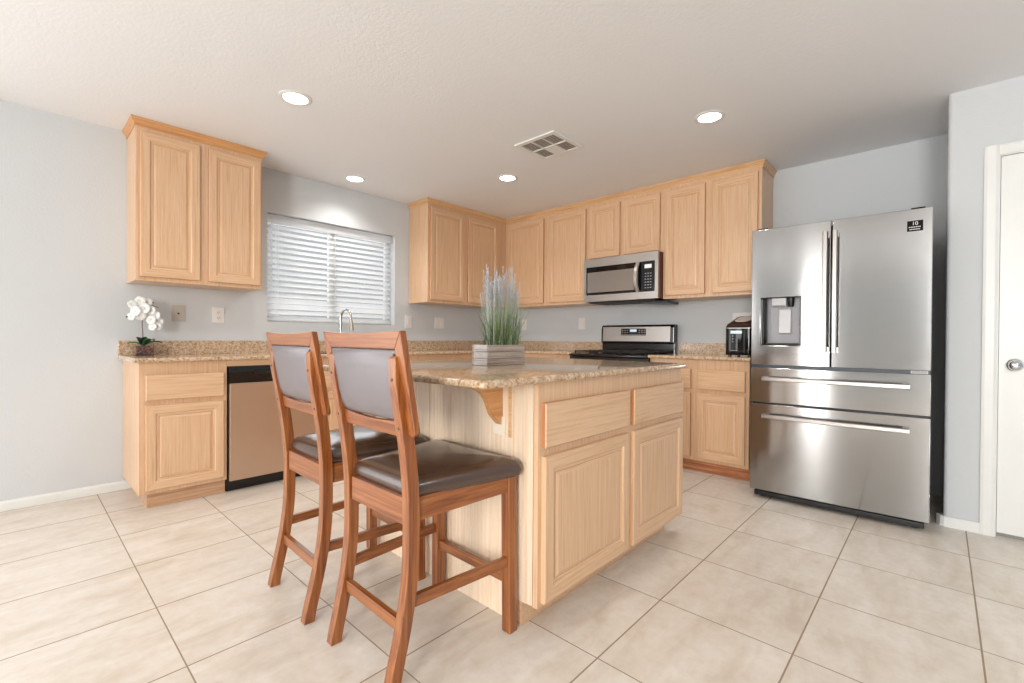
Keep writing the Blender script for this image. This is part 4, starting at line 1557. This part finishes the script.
def plate(name, lab, kind, u0, u1, z0_, z1_, gang, style='outlet', mat=PLASTIC_W, base=0.0):
    cu, cz = (u0 + u1) / 2, (z0_ + z1_) / 2
    o = (base, cu, cz) if kind == '+x' else (cu, base, cz)
    c = thing(name, lab, 'outlet' if style == 'outlet' else ('switch' if style == 'switch' else 'wall plate'), o)
    P = plane_map(kind, base)

    def bx(a, b_, v0, v1, d0, d1, nm, mt, par):
        q = B(o)
        p0, p1 = P(a, v0, d0), P(b_, v1, d1)
        q.box(min(p0[0], p1[0]), max(p0[0], p1[0]), min(p0[1], p1[1]), max(p0[1], p1[1]), v0, v1)
        return q.build(nm, mt, par, bevel=0.0008)
    pl = bx(u0, u1, z0_, z1_, 0.0005, 0.006, 'cover_plate', mat, c)
    w_ = (u1 - u0) / gang
    for g_i in range(gang):
        gc = u0 + w_ * (g_i + 0.5)
        if style == 'outlet':
            for dz in (-0.021, 0.021):
                s_ = bx(gc - 0.015, gc + 0.015, cz + dz - 0.013, cz + dz + 0.013, 0.006, 0.0075, 'socket', mat, c)
                for du in (-0.006, 0.006):
                    bx(gc + du - 0.0012, gc + du + 0.0012, cz + dz - 0.002, cz + dz + 0.006, 0.0073, 0.0078, 'slot', DARKSLOT, s_)
                bx(gc - 0.002, gc + 0.002, cz + dz - 0.009, cz + dz - 0.005, 0.0073, 0.0078, 'slot', DARKSLOT, s_)
        elif style == 'switch':
            bx(gc - 0.016, gc + 0.016, cz - 0.032, cz + 0.032, 0.006, 0.009, 'rocker', mat, c)
        elif style == 'jack':
            bx(gc - 0.006, gc + 0.006, cz - 0.006, cz + 0.006, 0.006, 0.0085, 'jack', DARKSLOT, c)
    return c


plate('wall_jack', 'painted-over phone jack plate beside the orchid', '+x', -3.409, -3.330, 1.128, 1.243, 1, 'jack', PLASTIC_B)
plate('wall_outlet', 'white outlet under the wall cabinet left of the window', '+x', -3.161, -3.081, 1.126, 1.240, 1)
plate('light_switch', 'white single rocker switch just right of the window', '+x', -1.468, -1.389, 1.124, 1.248, 1, 'switch')
plate('light_switch', 'white double rocker switch under the corner wall cabinet', '+x', -1.092, -0.965, 1.124, 1.241, 2, 'switch')
plate('wall_outlet', 'white outlet on the range wall, half behind the grass', '-y', 0.288, 0.368, 1.124, 1.250, 1)
plate('light_switch', 'white single switch on the range wall left of the range', '-y', 1.113, 1.192, 1.124, 1.248, 1, 'switch')
plate('wall_outlet', 'white double outlet behind the black countertop appliance', '-y', 2.690, 2.835, 1.134, 1.250, 2)
plate('wall_plate', 'small pale blank plate on the island panel beneath the corbel', '-y', 2.768, 2.828, 0.668, 0.735, 1, 'blank', plain('almond_plate', srgb(240, 228, 210), 0.4), base=IY0)

# ------------------------------------------------------------------ ceiling fixtures
for (lx, ly, lab) in ((1.290, -3.078, 'round recessed ceiling light nearest the left upper cabinet'), (2.944, -1.280, 'round recessed ceiling light on the right, before the refrigerator'), (0.300, -2.180, 'round recessed ceiling light above the kitchen window'), (1.290, -1.325, 'round recessed ceiling light in the middle, before the corner cabinets'), (4.75, -2.75, 'unseen recessed ceiling light in front of the pantry door, added as fill'), (4.6, -5.2, 'unseen recessed ceiling light behind the stools, added as fill'), (2.2, -5.6, 'unseen recessed ceiling light farther back on the left, added as fill')):  # fixtures from the pantry door onward are unseen, added to brighten the room
    o = (lx, ly, H)
    c = thing('recessed_light', lab, 'ceiling light', o, 0, 'recessed ceiling lights')
    B(o).lathe((lx, ly, H), [(0.064, -0.0005), (0.088, -0.0005), (0.088, -0.003), (0.080, -0.006), (0.066, -0.007), (0.064, -0.004), (0.064, -0.0005)], 'z', 36, cap=False).build('trim_ring', WHITE, c, smooth=True)
    B(o).lathe((lx, ly, H), [(0, -0.0015), (0.0635, -0.0015), (0.0635, -0.0035), (0, -0.0035)], 'z', 36).build('lens', LAMP, c)
    l = bpy.data.lights.new('recessed_bulb', 'SPOT')
    l.energy = 33
    l.spot_size = math.radians(140)
    l.spot_blend = 1.0
    l.shadow_soft_size = 0.06
    l.color = (1.0, 0.965, 0.925)
    lo_ = bpy.data.objects.new('recessed_bulb', l)
    C.objects.link(lo_)
    lo_.location = (0, 0, -0.012)
    lo_.parent = c
# register
vx0, vx1, vy0, vy1 = 1.782, 2.132, -1.776, -1.432
o = ((vx0 + vx1) / 2, (vy0 + vy1) / 2, H)
c = thing('ceiling_vent', 'white square ceiling air register with grey louvres', 'vent', o)
VB = plain('dark_duct', srgb(140, 134, 126), 0.7)
B(o).box(vx0 + 0.02, vx1 - 0.02, vy0 + 0.02, vy1 - 0.02, H - 0.003, H - 0.0005).build('duct_opening', VB, c)
b = B(o)
zf0, zf1 = H - 0.010, H - 0.0032
for q in ((vx0, vx1, vy0, vy0 + 0.032), (vx0, vx1, vy1 - 0.032, vy1), (vx0, vx0 + 0.032, vy0 + 0.032, vy1 - 0.032), (vx1 - 0.032, vx1, vy0 + 0.032, vy1 - 0.032)):
    b.box(q[0], q[1], q[2], q[3], zf0, zf1 + (0.0025 if True else 0))
ix0, ix1, iy0, iy1 = vx0 + 0.032, vx1 - 0.032, vy0 + 0.032, vy1 - 0.032
gx = [ix0 + (ix1 - ix0) * k_ / 3 for k_ in (1, 2)]
gy = (iy0 + iy1) / 2
for g_x in gx:
    b.box(g_x - 0.004, g_x + 0.004, iy0, iy1, zf0, zf1)
b.box(ix0, ix1, gy - 0.004, gy + 0.004, zf0, zf1)
b.build('frame', WHITE, c, bevel=0.001)
LV = plain('register_louvre', srgb(222, 218, 212), 0.5)
edges = [ix0] + gx + [ix1]
for i in range(3):
    for j in range(2):
        x0, x1 = edges[i] + 0.004, edges[i + 1] - 0.004
        y0, y1 = ((iy0, gy - 0.004), (gy + 0.004, iy1))[j]
        b = B(o)
        n = 7
        for k_ in range(n):
            if (i, j) == (1, 1):
                if k_ == 0:
                    b.box(x0, x1, y0, y1, H - 0.0095, H - 0.0045)
            elif True:
                yc_ = y0 + (y1 - y0) * (k_ + 0.5) / n
                b.prism([(yc_ - 0.009, H - 0.0092), (yc_ - 0.008, H - 0.0095), (yc_ + 0.008, H - 0.0048), (yc_ + 0.007, H - 0.0044)], 'x', x0, x1)
            else:
                xc_ = x0 + (x1 - x0) * (k_ + 0.5) / n
                b.prism([(xc_ - 0.006, H - 0.0092), (xc_ - 0.005, H - 0.0095), (xc_ + 0.005, H - 0.0042), (xc_ + 0.004, H - 0.0038)], 'y', y0, y1)
        b.build('louvre_bank', WHITE if (i, j) == (1, 1) else LV, c)
